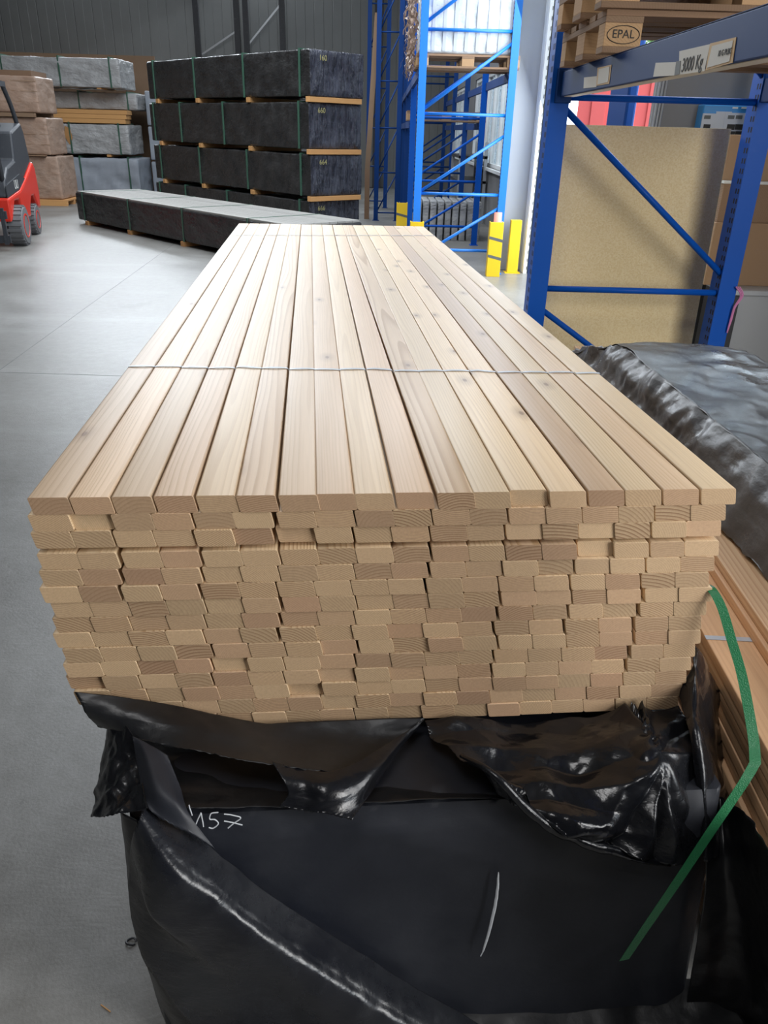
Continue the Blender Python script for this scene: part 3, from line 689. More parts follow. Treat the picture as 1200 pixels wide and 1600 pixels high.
# ------------------------------------------------------------------ tarpaulin covered pack on top of the planks
tp = thing('covered_pack', 'low pack under a crumpled dark tarpaulin beside the right of the larch stack', 'pack', (0, 0, 0))
sheet([[(.90, 2.80, .60), (1.25, 2.85, .60), (1.72, 2.75, .60)], [(.98, 2.25, .80), (1.25, 2.3, .81), (1.60, 2.2, .80)], [(1.0, 2.05, .855), (1.25, 2.05, .86), (1.52, 2.0, .855)],
       [(1.01, 1.5, .86), (1.28, 1.5, .865), (1.56, 1.5, .86)], [(1.03, .9, .86), (1.3, .9, .865), (1.6, .9, .86)], [(1.05, .2, .86), (1.3, .2, .865), (1.6, .2, .86)], [(1.0, .05, .68), (1.3, .05, .68), (1.6, .05, .68)]],
      tp, M_tarp, raw=True, amp=.010, fr=9, seed=21, nu=70, nv=130, name='tarpaulin_top', ragged=0)
sheet([[(1.01, 2.06, .856), (1.015, 1.6, .862), (1.03, 1.1, .862), (1.05, .2, .862)], [(.975, 2.3, .79), (.97, 1.6, .80), (.985, 1.1, .80), (1.0, .2, .80)],
       [(.95, 2.55, .72), (.96, 1.65, .74), (.965, 1.1, .74), (.97, .2, .74)], [(.90, 2.82, .60), (.92, 1.7, .67), (.93, 1.1, .674), (.95, .2, .674)]],
      tp, M_tarp, raw=True, amp=.014, fr=11, seed=22, nu=150, nv=40, name='tarpaulin_side', ragged=.01)
MB().box(1.04, 1.5, .22, 2.05, .667, .82).build('pack_body', M_card, tp)
# support under the far end
o = MB().box(1.45, 1.75, .3, 2.6, 0, .64).build('wrapped_pack', M_filmbg, bevel=.02); tag(o, 'dark wrapped pack on the floor behind the tarpaulin covered pack', 'pack')

# ------------------------------------------------------------------ blue pallet rack, near
def upright(m, x, y, H, wx=.10, dy=.08, holes='x'):
    m.box(x-wx/2, x+wx/2, y, y+dy, 0, H)
def rack_frame(parent, x0, x1, y, H, levels, diags, post_label=None, pw_=.09, br=.018, mt=M_blue, holes=True, pd=.07):
    for k, xx in enumerate((x0, x1)):
        m = MB(); m.box(xx-pw_/2, xx+pw_/2, y, y+pd, 0.006, H, 0)
        if holes:
            for q in range(int(H/.05)):
                z = .04+q*.05
                m.box(xx-pw_/2-.0006, xx-pw_/2+.0004, y+.014, y+.028, z, z+.026, 1); m.box(xx-pw_/2-.0006, xx-pw_/2+.0004, y+.044, y+.058, z, z+.026, 1)
        o_ = m.build('post', [mt, M_hole], parent)
        MB().box(xx-pw_*.75, xx+pw_*.75, y-.03, y+.10, 0, .006).build('foot_plate', mt, o_)
    for z in levels: MB().tube([(x0+pw_/2-.01, y+.035, z), (x1-pw_/2+.01, y+.035, z)], br, 10).build('horizontal_brace', mt, parent, smooth=True)
    for (za, zb) in diags: MB().tube([(x0+pw_/2-.01, y+.035, za), (x1-pw_/2+.01, y+.035, zb)], br, 10).build('diagonal_brace', mt, parent, smooth=True)
def text(body, size, loc, rot, material, parent, name='lettering', ext=.0004, bold=False, sx=1):
    c = bpy.data.curves.new(name, 'FONT'); c.body = body; c.size = size; c.extrude = ext; c.align_x = 'CENTER'; c.align_y = 'CENTER'
    if bold: c.offset = size*.012
    t_ = bpy.data.objects.new('tmp', c); C.objects.link(t_); bpy.context.view_layer.update()
    me = bpy.data.meshes.new_from_object(t_.evaluated_get(bpy.context.evaluated_depsgraph_get())); bpy.data.objects.remove(t_)
    me.materials.clear(); me.materials.append(material)
    o = bpy.data.objects.new(name, me); C.objects.link(o); o.parent = parent; o.location = loc; o.rotation_euler = rot; o.scale = (sx, 1, 1); return o
rk = thing('pallet_rack', 'dark blue pallet rack with a labelled load beam and chipboard behind it', 'rack', (0, 0, 0))
RY = 3.3
rack_frame(rk, .868, 1.945, RY, 3.6, (.862, 1.83, 2.85), ((1.775, .965), (.74, .08), (2.8, 1.95)), pw_=.10, br=.017, pd=.135)
rack_frame(rk, .868, 1.905, RY-3.9, 3.6, (.862, 1.83), ((1.775, .965),), pw_=.10)
m = MB(); m.box(.86, .91, -.5, RY+.0, 1.828, 1.938)
bmn = m.build('load_beam', M_blued, rk, bevel=.004)
MB().box(.8598, .905, -.5, RY, 1.9385, 1.9405).build('beam_lip', M_blued, bmn)
MB().box(.84, .918, RY-.045, RY+.01, 1.80, 1.955).build('beam_connector', M_blued, bmn, bevel=.003)
MB().box(1.90, 1.95, -.5, RY, 1.828, 1.938).build('load_beam', M_blued, rk, bevel=.004)
RL = (PI/2, 0, -PI/2)
def plate(y0, y1, z0, z1, material, parent, x=.8585, name='label', th=.0012, tilt=0):
    m = MB(); 
    m.box(x-th, x, y0, y1, z0, z1)
    return m.build(name, material, parent)
def beam_at(px, py, X=.86):
    v = ray(px, py); return CAM + v*((X-CAM.x)/v.x)
def plate_px(poly, material, parent, dx=0, name='label'):
    P = [beam_at(px, py, .8593-dx) for px, py in poly]; Q = [p-Vector((.0012, 0, 0)) for p in P]
    n = len(P); m = MB(); m.add(P+Q, [tuple(range(n)), tuple(range(2*n-1, n-1, -1))]+[(k, (k+1) % n, n+(k+1) % n, n+k) for k in range(n)])
    return m.build(name, material, parent)
l1 = plate_px([(913, 121), (933, 119), (932, 136), (912, 138)], M_paper, bmn)
l2 = plate_px([(934, 106), (956, 101), (952, 131), (932, 134)], M_brownpaper, bmn); plate_px([(936, 108), (953, 104), (950, 128), (934, 132)], M_paper, l2, .0014, 'label_sheet')
l3 = plate_px([(1025, 98), (1057, 97), (1054, 118), (1021, 120)], M_paper, bmn)
l4 = plate_px([(1062, 80), (1110, 69), (1101, 111), (1061, 117)], M_paper, bmn); l4['label'] = 'white load label reading 3000 Kg'
MB().box(.868, .915, -.45, 3.2, 1.8255, 1.8278).build('lit_underside_strip', mat('lit_flange_cream', (.62, .60, .53), .5), bmn)  # cream colour stands in for light caught by the beam's bottom flange
plate_px([(1057, 96), (1064, 95), (1062, 116), (1054, 118)], M_dark, bmn, .0014, 'dark_sticker')
l5 = plate_px([(1110, 68), (1151, 58), (1145, 98), (1103, 110)], M_brownpaper, bmn); l5s = plate_px([(1113, 72), (1146, 63), (1140, 96), (1105, 106)], M_paper, l5, .0014, 'label_sheet')
def btext(body, px, py, size, parent, sx=1, dx=.0022, bold=False):
    p = beam_at(px, py, .8593-dx); return text(body, size, p, RL, M_ink, parent, sx=sx, bold=bold)
# the sheet lies along y and is read from the -x side
btext('3000 Kg', 1081, 100, .052, l4, sx=.98)
btext('10 G PLBC', 1132, 82, .020, l5, sx=1.0, dx=.0036)


# chipboard panel behind the frame
o = MB().box(0, 1.03, 0, .019, 0, 1.62).build('chipboard_panel', M_chip, bevel=.001)
o.location = (.895, 3.585, .09); o.rotation_euler = (math.radians(-2.5), 0, 0)
tag(o, 'large pale chipboard panel leaning behind the near blue rack frame', 'panel')
for i, xx in enumerate((1.1, 1.7)):
    o = MB().box(xx-.05, xx+.05, 3.48, 3.75, 0, .088).build('bearer', M_bearer); tag(o, 'timber bearer on the floor under the leaning chipboard panel', 'bearer', 'bearers under the chipboard panel')

# pallets on the near rack
def pallet(label, loc, rz=0, group=None, logo=False, w_=1.2, d_=.8, mt=None):
    mt = mt or M_pallet
    p = thing('pallet', label, 'pallet', loc, rz, group)
    for k, (yc, bw) in enumerate(((.0725, .145), (.2275, .10), (.4, .145), (.5725, .10), (.7275, .145))):
        y = yc-bw/2; m = MB().box(0, w_, y, y+bw, .122, .144).build('deck_board', mt, p, bevel=.002)
    for xx in (0, .5275, 1.055): MB().box(xx, xx+.145, 0, d_, .100, .122).build('cross_board', mt, p, bevel=.002)
    for xx in (0, .5275, 1.055):
        for yy, bw in ((0, .10), (.3275, .145), (.70, .10)):
            b_ = MB().box(xx+.001, xx+.144, yy+.001, yy+bw, .022, .100).build('block', M_block, p, bevel=.002)
            if logo and xx == 0 and yy == 0:
                text('EPAL', .040, (.074, -.0006, .062), (PI/2, 0, 0), M_ink, b_, name='brand_mark', sx=1.0)
                P = [(.074+.062*math.cos(2*PI*k/40), -.0004, .061+.030*math.sin(2*PI*k/40)) for k in range(41)]
                MB().tube(P, .0014, 6).build('brand_ring', M_ink, b_)
    for yy, bw in ((0, .10), (.3275, .145), (.70, .10)): MB().box(0, w_, yy, yy+bw, 0, .022).build('bottom_board', mt, p, bevel=.002)
    return p
p = pallet('brown wooden pallet with stamped oval mark on its corner block on the rack beam', (.80, 2.25, 1.9412), 0, logo=True)
copy_tree(p, loc=(.77, 2.23, 2.0856), rz=.01, label='brown wooden pallet lying on top of the stamped pallet on the rack')
copy_tree(p, loc=(.79, 2.26, 2.2300), rz=-.01, label='uppermost brown wooden pallet of the pile on the near rack, cut off by the frame')

# ------------------------------------------------------------------ things in the dark recess on the right
bx = thing('control_box', 'bright blue electrical box with grey switch panels on the dark wall', 'control box', (0, 0, 0))
YB = 5.16
def box_px(m, x0, y0, x1, y1, Y, dep, mi=0):
    a = at(x0, y0, Y); b = at(x1, y1, Y); m.box(min(a.x, b.x), max(a.x, b.x), Y, Y+dep, min(a.z, b.z), max(a.z, b.z), mi); return m
box_px(MB(), 1101, 163, 1172, 249, YB, .13).build('housing', M_boxblue, bx, bevel=.008)
box_px(MB(), 1099, 177, 1119, 240, YB-.012, .012).build('switch_panel', M_panel, bx); box_px(MB(), 1120, 174, 1131, 240, YB-.01, .01).build('cover_plate', M_panel, bx)
pn = box_px(MB(), 1134, 176, 1163, 238, YB-.012, .012).build('switch_panel', M_panel, bx)
for q in (0, 1):
    x = 1138+q*12.5; box_px(MB(), x, 180, x+9, 186, YB-.0135, .002).build('display', M_dark, pn)
    for z in (194, 205): box_px(MB(), x-1, z, x+9, z+9, YB-.016, .004).build('breaker_row', M_ink, pn)
box_px(MB(), 1101, 180, 1110, 186, YB-.0135, .002).build('display', M_dark, bx); box_px(MB(), 1100, 194, 1109, 202, YB-.016, .004).build('breaker_row', M_ink, bx)
for x in (1145, 1159): box_px(MB(), x, 167, x+8, 170, YB-.002, .002).build('sticker', M_paper, bx)
MB().box(at(1098, 240, YB).x, at(1174, 240, YB).x, YB+.13, 5.3, 1.2, 1.9).build('back_plate', M_black, bx)
lp = MB().box(0, .10, 0, .06, 0, 3.2).build('conduit_channel', M_boxblue); a = at(1177, 200, 4.9); lp.location = (a.x, 4.9, 0)
tag(lp, 'blue upright channel with small white stickers beside the electrical box', 'channel')
for z in (1.55, 1.68, 1.82, 1.95, 2.05): MB().box(.03, .07, -.0015, 0, z, z+.035).build('sticker', M_paper, lp)
m = MB()
for k in range(4): m.tube([(a.x-.62+k*.022, 5.27, z) if i % 2 else (a.x-.612+k*.022, 5.275, z) for i, z in enumerate([.0, .5, 1, 1.5, 2, 2.5, 3, 4, 7])], .007, 6)
o = m.build('cable_bundle', M_galv); tag(o, 'grey cables running up the dark wall beside the electrical box', 'cable')
o = thing('steel_workbench', 'grey steel sheet bench with a bright rail in the recess behind the rack', 'workbench', (0, 0, 0))
zt = at(1175, 455, 4.0).z; xl = at(1150, 455, 4.0).x
MB().box(xl-.05, 3.4, 4.0, 4.7, zt-.03, zt).build('bench_top', M_galv, o, bevel=.003); MB().box(xl, 3.35, 4.05, 4.08, .12, zt-.03).build('front_panel', M_galv, o)
for xx in (xl, 3.3):
    for yy in (4.03, 4.62): MB().box(xx, xx+.05, yy, yy+.05, 0, zt-.03).build('leg', M_black, o)
o = box_px(MB(), 1118, 352, 1203, 452, 4.2, .45).build('plywood_crate', M_card, bevel=.004); o.location.z = 0
b_ = min(v.co.z for v in o.data.vertices); o.location.z = zt-b_; tag(o, 'brown cardboard box standing on the steel bench behind the rack', 'box')
zc = max(v.co.z for v in o.data.vertices)+o.location.z
o = MB().box(xl-.13, xl+.5, 4.22, 4.62, zc, zc+.235).build('wooden_crate', M_pallet, bevel=.004); tag(o, 'dark brown wooden crate with white edges on the cardboard box', 'crate')
MB().box(xl-.135, xl+.505, 4.215, 4.625, zc+.235, zc+.25).build('crate_rim', M_paper, o)
o = MB().box(xl-.12, xl+.7, 4.3, 4.62, zc+.25, zc+.52).build('cardboard_box', M_card, bevel=.004); tag(o, 'plain brown box on top of the dark crate below the blue electrical box', 'box')
m = MB()
for q in range(3):
    P = [at(1152+2*q, 450, 3.28)+Vector((0, 0, 0))]
    P = [at(1150+3*q, 448, 3.285), at(1157+2*q, 462, 3.28), at(1147+q, 480, 3.28), at(1141+q, 500, 3.285), at(1136, 520, 3.285)]
    m.tube(resample(P, 24), .0035, 6)
o = m.build('rope', mat('pink_rope', (.60, .22, .42), .8)); tag(o, 'pink twisted rope tied round the right post of the near blue rack', 'rope')

# ------------------------------------------------------------------ blue racks further back
BX0, BX1 = .36+.045, 1.43+.045
lv = (.17, .965, 1.845, 2.70, 3.5); dg = ((1.03, 1.75), (2.02, 2.62), (.25, .80), (2.8, 3.4))
rowY = (9.28, 12.1, 14.9, 17.7, 20.5)
rw = thing('pallet_rack', 'row of tall bright blue rack frames along the window wall', 'rack', (0, 0, 0))
for i, yy in enumerate(rowY):
    fr = bpy.data.objects.new('rack_frame', None); C.objects.link(fr); fr.parent = rw
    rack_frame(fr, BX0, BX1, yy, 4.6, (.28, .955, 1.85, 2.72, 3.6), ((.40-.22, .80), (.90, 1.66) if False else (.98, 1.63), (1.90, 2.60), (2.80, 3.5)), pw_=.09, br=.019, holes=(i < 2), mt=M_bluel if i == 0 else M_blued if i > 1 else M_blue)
for i in range(4):
    for z in ((1.80, 2.33) if i else (2.33,)):
        for xx in (BX0-.03, BX1+.03): MB().box(xx-.022, xx+.022, rowY[i]+.07, rowY[i+1], z-.10, z).build('load_beam', M_blued, rw)
# second row further left towards the wall
rw2 = thing('pallet_rack', 'narrow dark blue rack frames standing near the back wall', 'rack', (0, 0, 0))
for i, (x, yy) in enumerate(((-.17, 15.6), (-.40, 18.5))):
    fr = bpy.data.objects.new('rack_frame', None); C.objects.link(fr); fr.parent = rw2
    rack_frame(fr, x, x+.42, yy, 5.2, (.15, .9, 1.7, 2.5, 3.3, 4.1), ((.2, .85), (.95, 1.65), (1.75, 2.45), (2.55, 3.25), (3.35, 4.05)), pw_=.09, br=.014, mt=M_blued, holes=False)
def guard(x, y, label, h=.66):
    m = MB(); m.box(-.085, .085, 0, .012, 0, h); m.box(-.085, -.073, .012, .13, 0, h); m.box(.073, .085, .012, .13, 0, h)
    o = m.build('post_guard', M_yellow, bevel=.003); o.location = (x, y, 0); tag(o, label, 'post guard', 'yellow guards at the rack posts')
    for z in (.20, .42): 
        s2 = MB(); s2.add([(-.086, -.001, z+.04), (.086, -.001, z), (.086, -.001, z+.035), (-.086, -.001, z+.075)], [(0, 1, 2, 3)]); s2.build('dark_stripe', M_dark, o, solid=.001)
    return o
guard(BX1-.07, 9.05, 'yellow striped post guard at the near right post of the blue rack')
guard(BX0, 9.05, 'yellow post guard just showing above the far end of the boards', .64)
guard(BX0-.13, 11.85, 'yellow striped post guard on the second blue frame left of the first', .64)
o = MB().tube([(0, 0, 0), (0, 0, .76)], .05, 16).build('marker_tube', M_pink, smooth=True); o.location = (BX1-.045, 9.22, 0); tag(o, 'salmon pink tube standing up behind the near yellow post guard', 'tube')
o = thing('bollard', 'plain yellow steel bollard in front of the grey gate column', 'bollard', (1.70, 9.42, 0))
MB().box(-.07, .07, -.05, .05, .01, .66).build('bollard_post', M_yellow, o, bevel=.006); MB().box(-.10, .10, -.08, .08, 0, .01).build('foot_plate', M_yellow, o)
# wrapped load on the upper level
o = pallet('wooden pallet under the film wrapped load high on the blue rack', (BX0-.08, 9.32, 2.335)); o.scale = (1.02, 1, 1)
ld = thing('wrapped_load', 'tall white stretch wrapped load on the pallet high on the blue rack', 'load', (BX0-.06, 9.35, 2.48))
wrapped_box('film_cover', 1.16, .74, 1.25, M_clear, ld, amp=.02, fr=3, seed=3, n=.04)
m = MB()
for k in range(9): m.box(.02+k*.13, .06+k*.13, -.014, -.004, .03, 1.2)
m.build('vertical_slat', M_panel, ld)
o = MB()
for k in range(260):
    a = Vector((BX0-.13+random.gauss(0, .035), 9.4+random.uniform(0, .9), random.uniform(2.35, 3.3))); n1 = Vector((random.gauss(0, .012), random.gauss(0, .012), 0)); P = [a]
    for q in range(4): P.append(P[-1]+Vector((random.gauss(0, .016), random.gauss(0, .02), -random.uniform(.015, .045))))
    o.grid([[p, p+n1*(1.5-q*.2)] for q, p in enumerate(P)])
o = o.build('torn_film_strips', M_filmtan, solid=.001); tag(o, 'torn shreds of grey film hanging at the left of the upper wrapped load', 'film shreds', kind='stuff')
p2 = pallet('empty wooden pallet on the middle beam of the second blue rack bay', (BX0-.08, 12.6, 1.805)); p2.scale = (1.05, 1, 1)
# loose steel radiators / sheets on the floor
for k in range(9):
    o = wrapped_box('sheet_bundle', .10, .9, .62, M_filmgrey, None, amp=.01, fr=6, seed=40+k, n=.07, rad=.01); o.location = (.52+k*.125, 12.65+.03*math.sin(k*2), 0); o.rotation_euler = (0, 0, 0)
    tag(o, 'upright grey film wrapped sheet on the floor under the rack, %s from the left' % ordw[k], 'sheet', 'grey wrapped sheets under the blue rack')
o = MB().tube([(1.60, 10.6, .05), (1.56, 10.5, .25), (1.58, 10.5, .5), (1.64, 10.6, .6)], .012, 6).build('hose', M_galv); tag(o, 'thin curved grey hose on the floor behind the pink tube', 'hose')
o = thing('wooden_post', 'brown timber leaning against the back rack near the tall dark packs', 'timber', (0, 0, 0))
MB().bar(at(574, 265, 15.9), at(590, 20, 15.9), .10, .05).build('timber', M_pallet, o)
a = at(574, 265, 15.9); MB().bar((a.x, a.y, 0), a, .10, .05).build('timber_foot', M_pallet, o)
# workbench pieces by the windows
o = thing('steel_shelf', 'grey steel shelf frame below the windows behind the blue rack', 'shelf', (1.45, 15.5, 0))
for xx in (0, .5):
    for yy in (0, 1.8): MB().box(xx, xx+.06, yy, yy+.06, 0, 1.5).build('leg', M_galv, o)
for z in (.75, 1.2): MB().box(0, .56, 0, 1.86, z, z+.05).build('shelf_board', M_black, o)

# ------------------------------------------------------------------ packs on the left
def strap_loop(parent, L, W, H, pos, axis, wid=.02, off=.006, name='strap'):
    m = MB()
    if axis == 'y':                      # loop in the x-z plane at y = pos
        m.box(-off, L+off, pos, pos+wid, H, H+off); m.box(-off, 0, pos, pos+wid, 0, H); m.box(L, L+off, pos, pos+wid, 0, H)
    else:
        m.box(pos, pos+wid, -off, W+off, H, H+off); m.box(pos, pos+wid, -off, 0, 0, H); m.box(pos, pos+wid, W, W+off, 0, H)
    return m.build(name, M_strapbg, parent)
A1 = math.radians(42.6); c1, s1 = math.cos(A1), math.sin(A1)
CO = Vector((-1.255, 13.12, 0))
def TS(x, y, z): return CO+Vector((c1*x-s1*y, s1*x+c1*y, z))
layers = [(.09, .52, 'lowest dark film wrapped pack of the tall pile'), (.60, 1.26, 'third dark wrapped pack from the top of the tall pile'), (1.34, 2.045, 'second dark wrapped pack from the top of the tall pile'), (2.125, 2.80, 'topmost dark wrapped pack of the tall pile left of the blue racks')]
nums = ['666', '664', '660', '160']
for i, (z0, z1, lab) in enumerate(layers):
    o = thing('wrapped_pack', lab+(' by the back wall' if i < 3 else ''), 'pack', TS(0, [.08, .02, .05, 0][i], z0), A1, 'dark wrapped packs of the tall pile')
    wrapped_box('film_cover', 1.16, 5.5, z1-z0, M_filmbg, o, amp=.03, fr=1.5, seed=i, n=.09, rad=.025, end=M_filmend)
    for q in ([.25, 1.9, 3.6, 5.2] if i % 2 else [.25, 2.6, 4.2, 5.3]): strap_loop(o, 1.16, 5.5, z1-z0, q, 'y', .035, .018)
    t_ = text(nums[i], .11, (.25, -.03, (z1-z0)-.12), (PI/2, 0, 0), mat('number_ink', (.4, .36, .15), .8), o, name='pack_number')
    if i < 4:
        for k, yy in enumerate((.0, 1.75, 3.5, 5.1)):
            b_ = MB().box(-.02, 1.12, 0, .10, 0, .078 if i else .088).build('bearer', M_bearer, bevel=.004); b_.location = TS(0, yy, z0-.0795 if i else .0); b_.rotation_euler = (0, 0, A1)
            tag(b_, 'orange timber bearer under the %s dark pack, %s from the near end' % (('lowest', 'third', 'second', 'topmost')[i], ordw[k]), 'bearer', 'bearers between the tall dark packs')
# long low pack with bare board top
A2 = math.radians(43.5); c2, s2_ = math.cos(A2), math.sin(A2)
d2 = Vector((.688, -.726, 0)); F2 = Vector((-5.55, 13.75, 0))+d2*6.3
def LP(x, y, z): return F2+Vector((c2*x, s2_*x, z))-d2*y
o = thing('wrapped_pack', 'long low dark wrapped pack with bare boards on top, on the floor', 'pack', F2, A2)
wrapped_box('film_cover', 1.25, 6.3, .45, M_filmbg, o, M=Matrix.Translation((0, 0, .07)), amp=.03, fr=1.5, seed=9, n=.09, rad=.02)
for k in range(9): MB().box(.02+k*.135, .15+k*.135, .02, 6.28, .52, .548).build('top_board', M_greyboard, o, bevel=.003)
for q in (.9, 2.6, 4.3, 6.0): 
    m = MB(); m.box(-.012, -.002, q, q+.03, .07, .548); m.box(-.012, 1.26, q, q+.03, .549, .552); m.build('strap', M_strapbg, o)
for k, yy in enumerate((.4, 2.6, 4.3, 5.9)):
    b_ = MB().box(-.02, 1.2, 0, .10, 0, .069).build('bearer', M_bearer); b_.location = LP(0, yy, 0); b_.rotation_euler = (0, 0, A2)
    tag(b_, 'timber bearer on the floor under the long low pack, %s from its near end' % ordw[k], 'bearer', 'bearers under the long low pack')
# silver and blue packs behind
GX, GY = -6.25, 19.9
gl = [(0.0, .87, 'pale blue wrapped pack on the floor, lowest of the silver pile', M_filmblue, .1), (.95, 1.62, 'silver wrapped pack with a torn corner in the far left pile', M_filmgrey, -.05),
      (1.95, 2.32, 'half hidden silver wrapped pack below the topmost in the left pile', M_filmgrey, .1), (2.40, 3.02, 'topmost crinkled silver wrapped pack against the back wall', M_filmgrey, -.1)]
for i, (z0, z1, lab, mm, dx) in enumerate(gl):
    yo = .5 if i == 2 else 0
    o = thing('wrapped_pack', lab, 'pack', (GX-5.0+dx, GY+yo, z0 if i == 0 else z0), 0, 'silver and blue packs at the far left')
    wrapped_box('film_cover', 5.0, 1.2, z1-z0, mm, o, amp=.06, fr=1.6, seed=20+i, n=.09, rad=.03)
    for q in (.6, 2.2, 3.55, 4.75): strap_loop(o, 5.0, 1.2, z1-z0, q, 'x', .03, .035)
    if i == 1:
        MB().add([(3.52, -.015, .18), (3.62, -.03, .36), (3.58, -.03, .56), (3.46, -.02, .62), (3.42, -.02, .40)], [(0, 1, 2, 3, 4)]).build('torn_hole', M_bearer, o, solid=.004)['label'] = 'torn hole showing orange timber'
    for k, xx in enumerate((.5, 2.5, 4.4)):
        if i in (1, 3):
            b_ = MB().box(xx, xx+.1, 0, 1.15, 0, .049 if i == 1 else .019).build('bearer', M_bearer); b_.location = (GX-5+dx, GY, z0-(.05 if i == 1 else .02))
            tag(b_, 'bearer under the %s silver pack of the far left pile' % ('middle' if i == 1 else 'topmost'), 'bearer', 'bearers in the %s silver layer' % ('lower' if i == 1 else 'upper'))
# orange boards lying between the silver packs
for r_ in range(3):
    for c_ in range(2):
        o = MB().box(0, 2.9, 0, .30, 0, .095).build('larch_plank', M_bearer, bevel=.004); o.location = (GX-3.0+.03*r_-.06*c_, GY+.0+.32*c_, 1.64+r_*.10)
        tag(o, 'orange timber plank between the silver packs, %s layer, %s' % (('bottom', 'middle', 'top')[r_], ('front', 'back')[c_]), 'plank', 'orange planks in the silver pile')
# second pile behind to the right
for i, z0 in enumerate((.0, .82, 1.62)):
    o = wrapped_box('wrapped_pack', .6, 1.3, .78, M_filmblue, None, amp=.05, fr=1.7, seed=30+i, n=.1, rad=.03); o.location = (GX+.18, GY+.9, z0)
    tag(o, 'shaded bluish wrapped pack right of the silver pile, %s' % ('on the floor', 'in the middle', 'on top')[i], 'pack', 'bluish packs between the silver and dark piles')
# dark brown boards upright/behind on top
o = MB().box(-5.4, .15, 0, .05, 0, 3.25).build('wooden_wall_panel', M_pallet); o.location = (GX, GY+2.3, 0)
tag(o, 'dark brown boarding standing behind the silver packs, its top edge showing', 'boarding')
# tan wrapped packs
TX, TY = -7.02, 16.9
for i, (z0, z1, w1) in enumerate(((.12, .98, 0), (1.0, 1.72, -.12), (1.80, 2.48, -.22))):
    o = thing('wrapped_pack', ('tan film wrapped pack on an orange pallet, lowest beside the forklift', 'middle tan film wrapped pack of bricks behind the forklift', 'upper tan film wrapped pack in the pile behind the forklift')[i], 'pack', (TX-2.2+w1, TY, z0), .04, 'tan packs behind the forklift')
    wrapped_box('film_cover', 2.2, 1.1, z1-z0, M_filmtan, o, amp=.035, fr=2.6, seed=50+i, n=.07, rad=.03)
    for z in [.2, .4, .58]: 
        if i: MB().box(-.004, 2.204, -.004, .0, z, z+.008).build('row_joint', M_card, o)
    if i == 2: MB().box(1.3, 2.1, .1, 1.0, z1-z0, z1-z0+.10).build('top_timber', M_pallet, o)
    if i: 
        b_ = MB().box(.2, 2.1, .0, .1, 0, .075 if i == 2 else .018).build('bearer', M_pallet); b_.location = (TX-2.2+w1, TY, z0-(.078 if i == 2 else .019)); tag(b_, 'brown slat between the tan packs, %s' % ('lower', 'upper')[i-1], 'bearer')
        b_ = MB().box(.2, 2.1, .0, .1, 0, .075 if i == 2 else .018).build('bearer', M_pallet); b_.location = (TX-2.2+w1, TY+.95, z0-(.078 if i == 2 else .019)); tag(b_, 'brown slat behind between the tan packs, %s' % ('lower', 'upper')[i-1], 'bearer')
o = thing('pallet', 'orange wooden pallet under the lowest tan wrapped pack', 'pallet', (TX-2.2, TY-.1, 0), .04)
MB().box(0, 2.3, 0, 1.2, .09, .118).build('deck_board', M_bearer, o)
for yy in (0, .5, 1.08): MB().box(0, 2.3, yy, yy+.1, 0, .09).build('runner', M_bearer, o)

# ------------------------------------------------------------------ forklift
FK = thing('forklift', 'red and black forklift truck cut off by the left edge of the photo', 'forklift', (-5.80, 10.45, 0), math.radians(11))
# local: forward = -y, right side = +x ; width 1.05
sil = [(.25, .36), (.50, .40), (.62, .62), (1.72, .30), (1.98, .32), (2.06, .60), (2.0, .98), (1.92, 1.05), (1.4, .92), (.95, .78), (.3, .70), (.1, .62), (.1, .40)]
sil = [(-.02, .34), (.30, .60), (.62, .60), (.78, .34), (1.20, .30), (1.24, .42), (1.42, .58), (1.66, .58), (1.82, .40), (1.98, .36), (2.06, .60), (2.0, .98), (1.90, 1.06), (1.3, .86), (.8, .72), (-.02, .66)]
MB().prism(sil, -.50, .50).build('counterweight_body', M_red, FK, bevel=.03)
MB().prism([(.0, .665), (.8, .725), (1.3, .865), (1.895, 1.065), (1.74, 1.50), (1.62, 1.62), (.95, 1.50), (.85, 1.12), (.35, 1.05), (.1, .9)], -.47, .47).build('rear_cowl', M_charcoal, FK, bevel=.03)
ct = MB().prism([(.0, .668), (.8, .728), (1.25, .85), (.95, .93), (.0, .82)], .471, .482).build('side_cover', M_charcoal, FK)
text('UU', .17, (.484, .62, .80), (PI/2, 0, PI/2), M_paper, ct, name='brand_mark', bold=True)
for sx in (-1, 1):
    P = [(sx*.42, 1.66, 1.55), (sx*.40, 1.50, 1.85), (sx*.38, 1.25, 2.12)]
    MB().tube(resample([Vector(q) for q in P], 14), .035, 8).build('roof_pillar', M_charcoal, FK, smooth=True)
    MB().tube([(sx*.42, .12, .85), (sx*.41, .10, 1.45), (sx*.38, .35, 2.12)], .035, 8).build('roof_pillar', M_charcoal, FK, smooth=True)
m = MB()
for k in range(7): m.box(-.36, .36, .38+k*.13, .42+k*.13, 2.10, 2.15)
m.box(-.42, -.36, .33, 1.28, 2.09, 2.16); m.box(.36, .42, .33, 1.28, 2.09, 2.16); m.build('overhead_guard', M_charcoal, FK)
MB().box(-.25, .25, .75, 1.25, 1.0, 1.15).build('seat', M_black, FK, bevel=.04); MB().box(-.25, .25, 1.2, 1.34, 1.12, 1.65).build('backrest', M_black, FK, bevel=.04)
MB().tube([(0, .45, 1.05), (0, .55, 1.30)], .02).lathe([(.15, 0), (.16, .012), (.15, .024)], 20, Matrix.Translation((0, .55, 1.30)) @ Matrix.Rotation(.5, 4, 'X')).build('steering_wheel', M_black, FK)
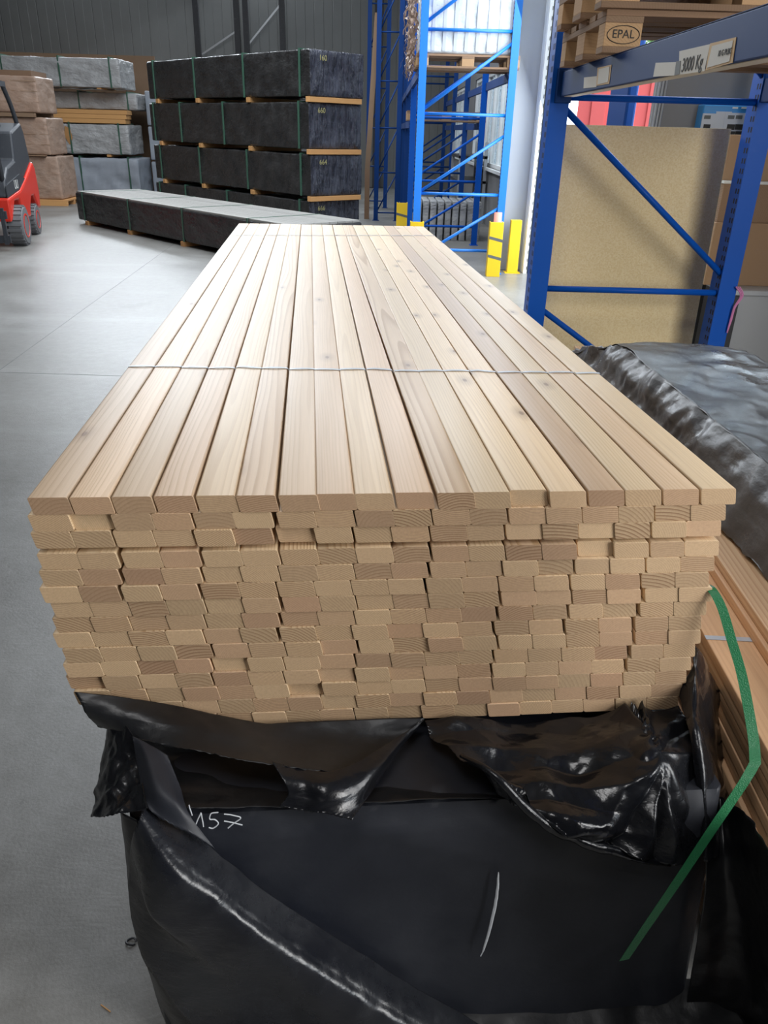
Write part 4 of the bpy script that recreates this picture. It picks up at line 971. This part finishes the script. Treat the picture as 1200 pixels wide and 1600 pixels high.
def wheel(x, y, r, w_, name='wheel'):
    M = Matrix.Translation((x, y, r)) @ Matrix.Rotation(PI/2, 4, 'Y')
    pr = [(r*.62, -w_/2), (r*.9, -w_/2), (r, -w_/2+.03), (r, w_/2-.03), (r*.9, w_/2), (r*.62, w_/2)]
    t_ = MB().lathe(pr, 32, M)
    for k in range(22):
        a = 2*PI*k/22; t_.box(-w_/2+.01, w_/2-.01, -.018, .018, r-.01, r+.012, 0, Matrix.Translation((x, y, r)) @ Matrix.Rotation(a, 4, 'X'))
    o_ = t_.build(name, M_rubber, FK)
    MB().lathe([(r*.60, w_/2-.05), (r*.62, w_/2+.004), (r*.54, w_/2+.006), (r*.50, w_/2-.05), (r*.22, w_/2-.05), (r*.20, w_/2-.01), (r*.01, w_/2-.01)], 28, M).build('rim', M_red, o_, smooth=False)
    MB().lathe([(r*.60, -w_/2+.002), (r*.01, -w_/2+.002)], 28, M).build('hub', M_black, o_)
wheel(.50, .28, .27, .22); wheel(-.50, .28, .27, .22); wheel(.42, 1.60, .225, .18); wheel(-.42, 1.60, .225, .18)
m = MB()
for sx in (-1, 1): m.box(sx*.26-.06, sx*.26+.06, -.28, -.16, .08, 2.05)
m.box(-.3, .3, -.26, -.20, 1.95, 2.05); m.box(-.3, .3, -.26, -.20, .10, .22); m.build('mast', M_black, FK, bevel=.005)
m = MB(); m.box(-.50, .50, -.34, -.29, .10, .20); m.box(-.50, .50, -.34, -.29, .42, .52)
for xx in (-.48, -.2, .2, .42): m.box(xx, xx+.05, -.35, -.30, .08, .56)
m.build('fork_carriage', M_charcoal, FK)
for xx in (-.32, .22): MB().box(xx, xx+.10, -1.30, -.35, .05, .09).box(xx, xx+.10, -.39, -.35, .05, .5).build('fork', M_black, FK, bevel=.003)
lm = MB().lathe([(.09, 0), (.10, .03), (.06, .09), (.01, .1)], 20, Matrix.Translation((.36, -.02, 1.18)) @ Matrix.Rotation(PI/2, 4, 'X')).build('work_lamp', M_paper, FK, smooth=True)
MB().tube([(.36, 0, 1.18), (.41, .10, 1.25)], .015).build('lamp_arm', M_black, lm)
lm = MB().lathe([(.09, 0), (.10, .03), (.06, .09), (.01, .1)], 20, Matrix.Translation((.43, .10, 2.0)) @ Matrix.Rotation(PI/2, 4, 'X')).build('work_lamp', M_paper, FK, smooth=True)

# ------------------------------------------------------------------ small litter on the floor
def litter(px, py): return fl(px, py)
p = litter(205, 1473); m = MB(); m.tube([p+Vector((.011*math.cos(a/12*2*PI), .008*math.sin(a/12*2*PI), .004+.002*math.sin(a))) for a in range(12)], .0025, 6)
tag(m.build('twisted_wire_scrap', M_black), 'small dark curled scrap of wire on the floor left of the black pack', 'scrap')
p = litter(165, 1577); o = MB().bar(p+Vector((-.012, .008, .002)), p+Vector((.012, -.006, .002)), .002, .002).build('wood_splinter', M_bearer); tag(o, 'tiny pale wood splinter on the concrete near the bottom left', 'splinter')
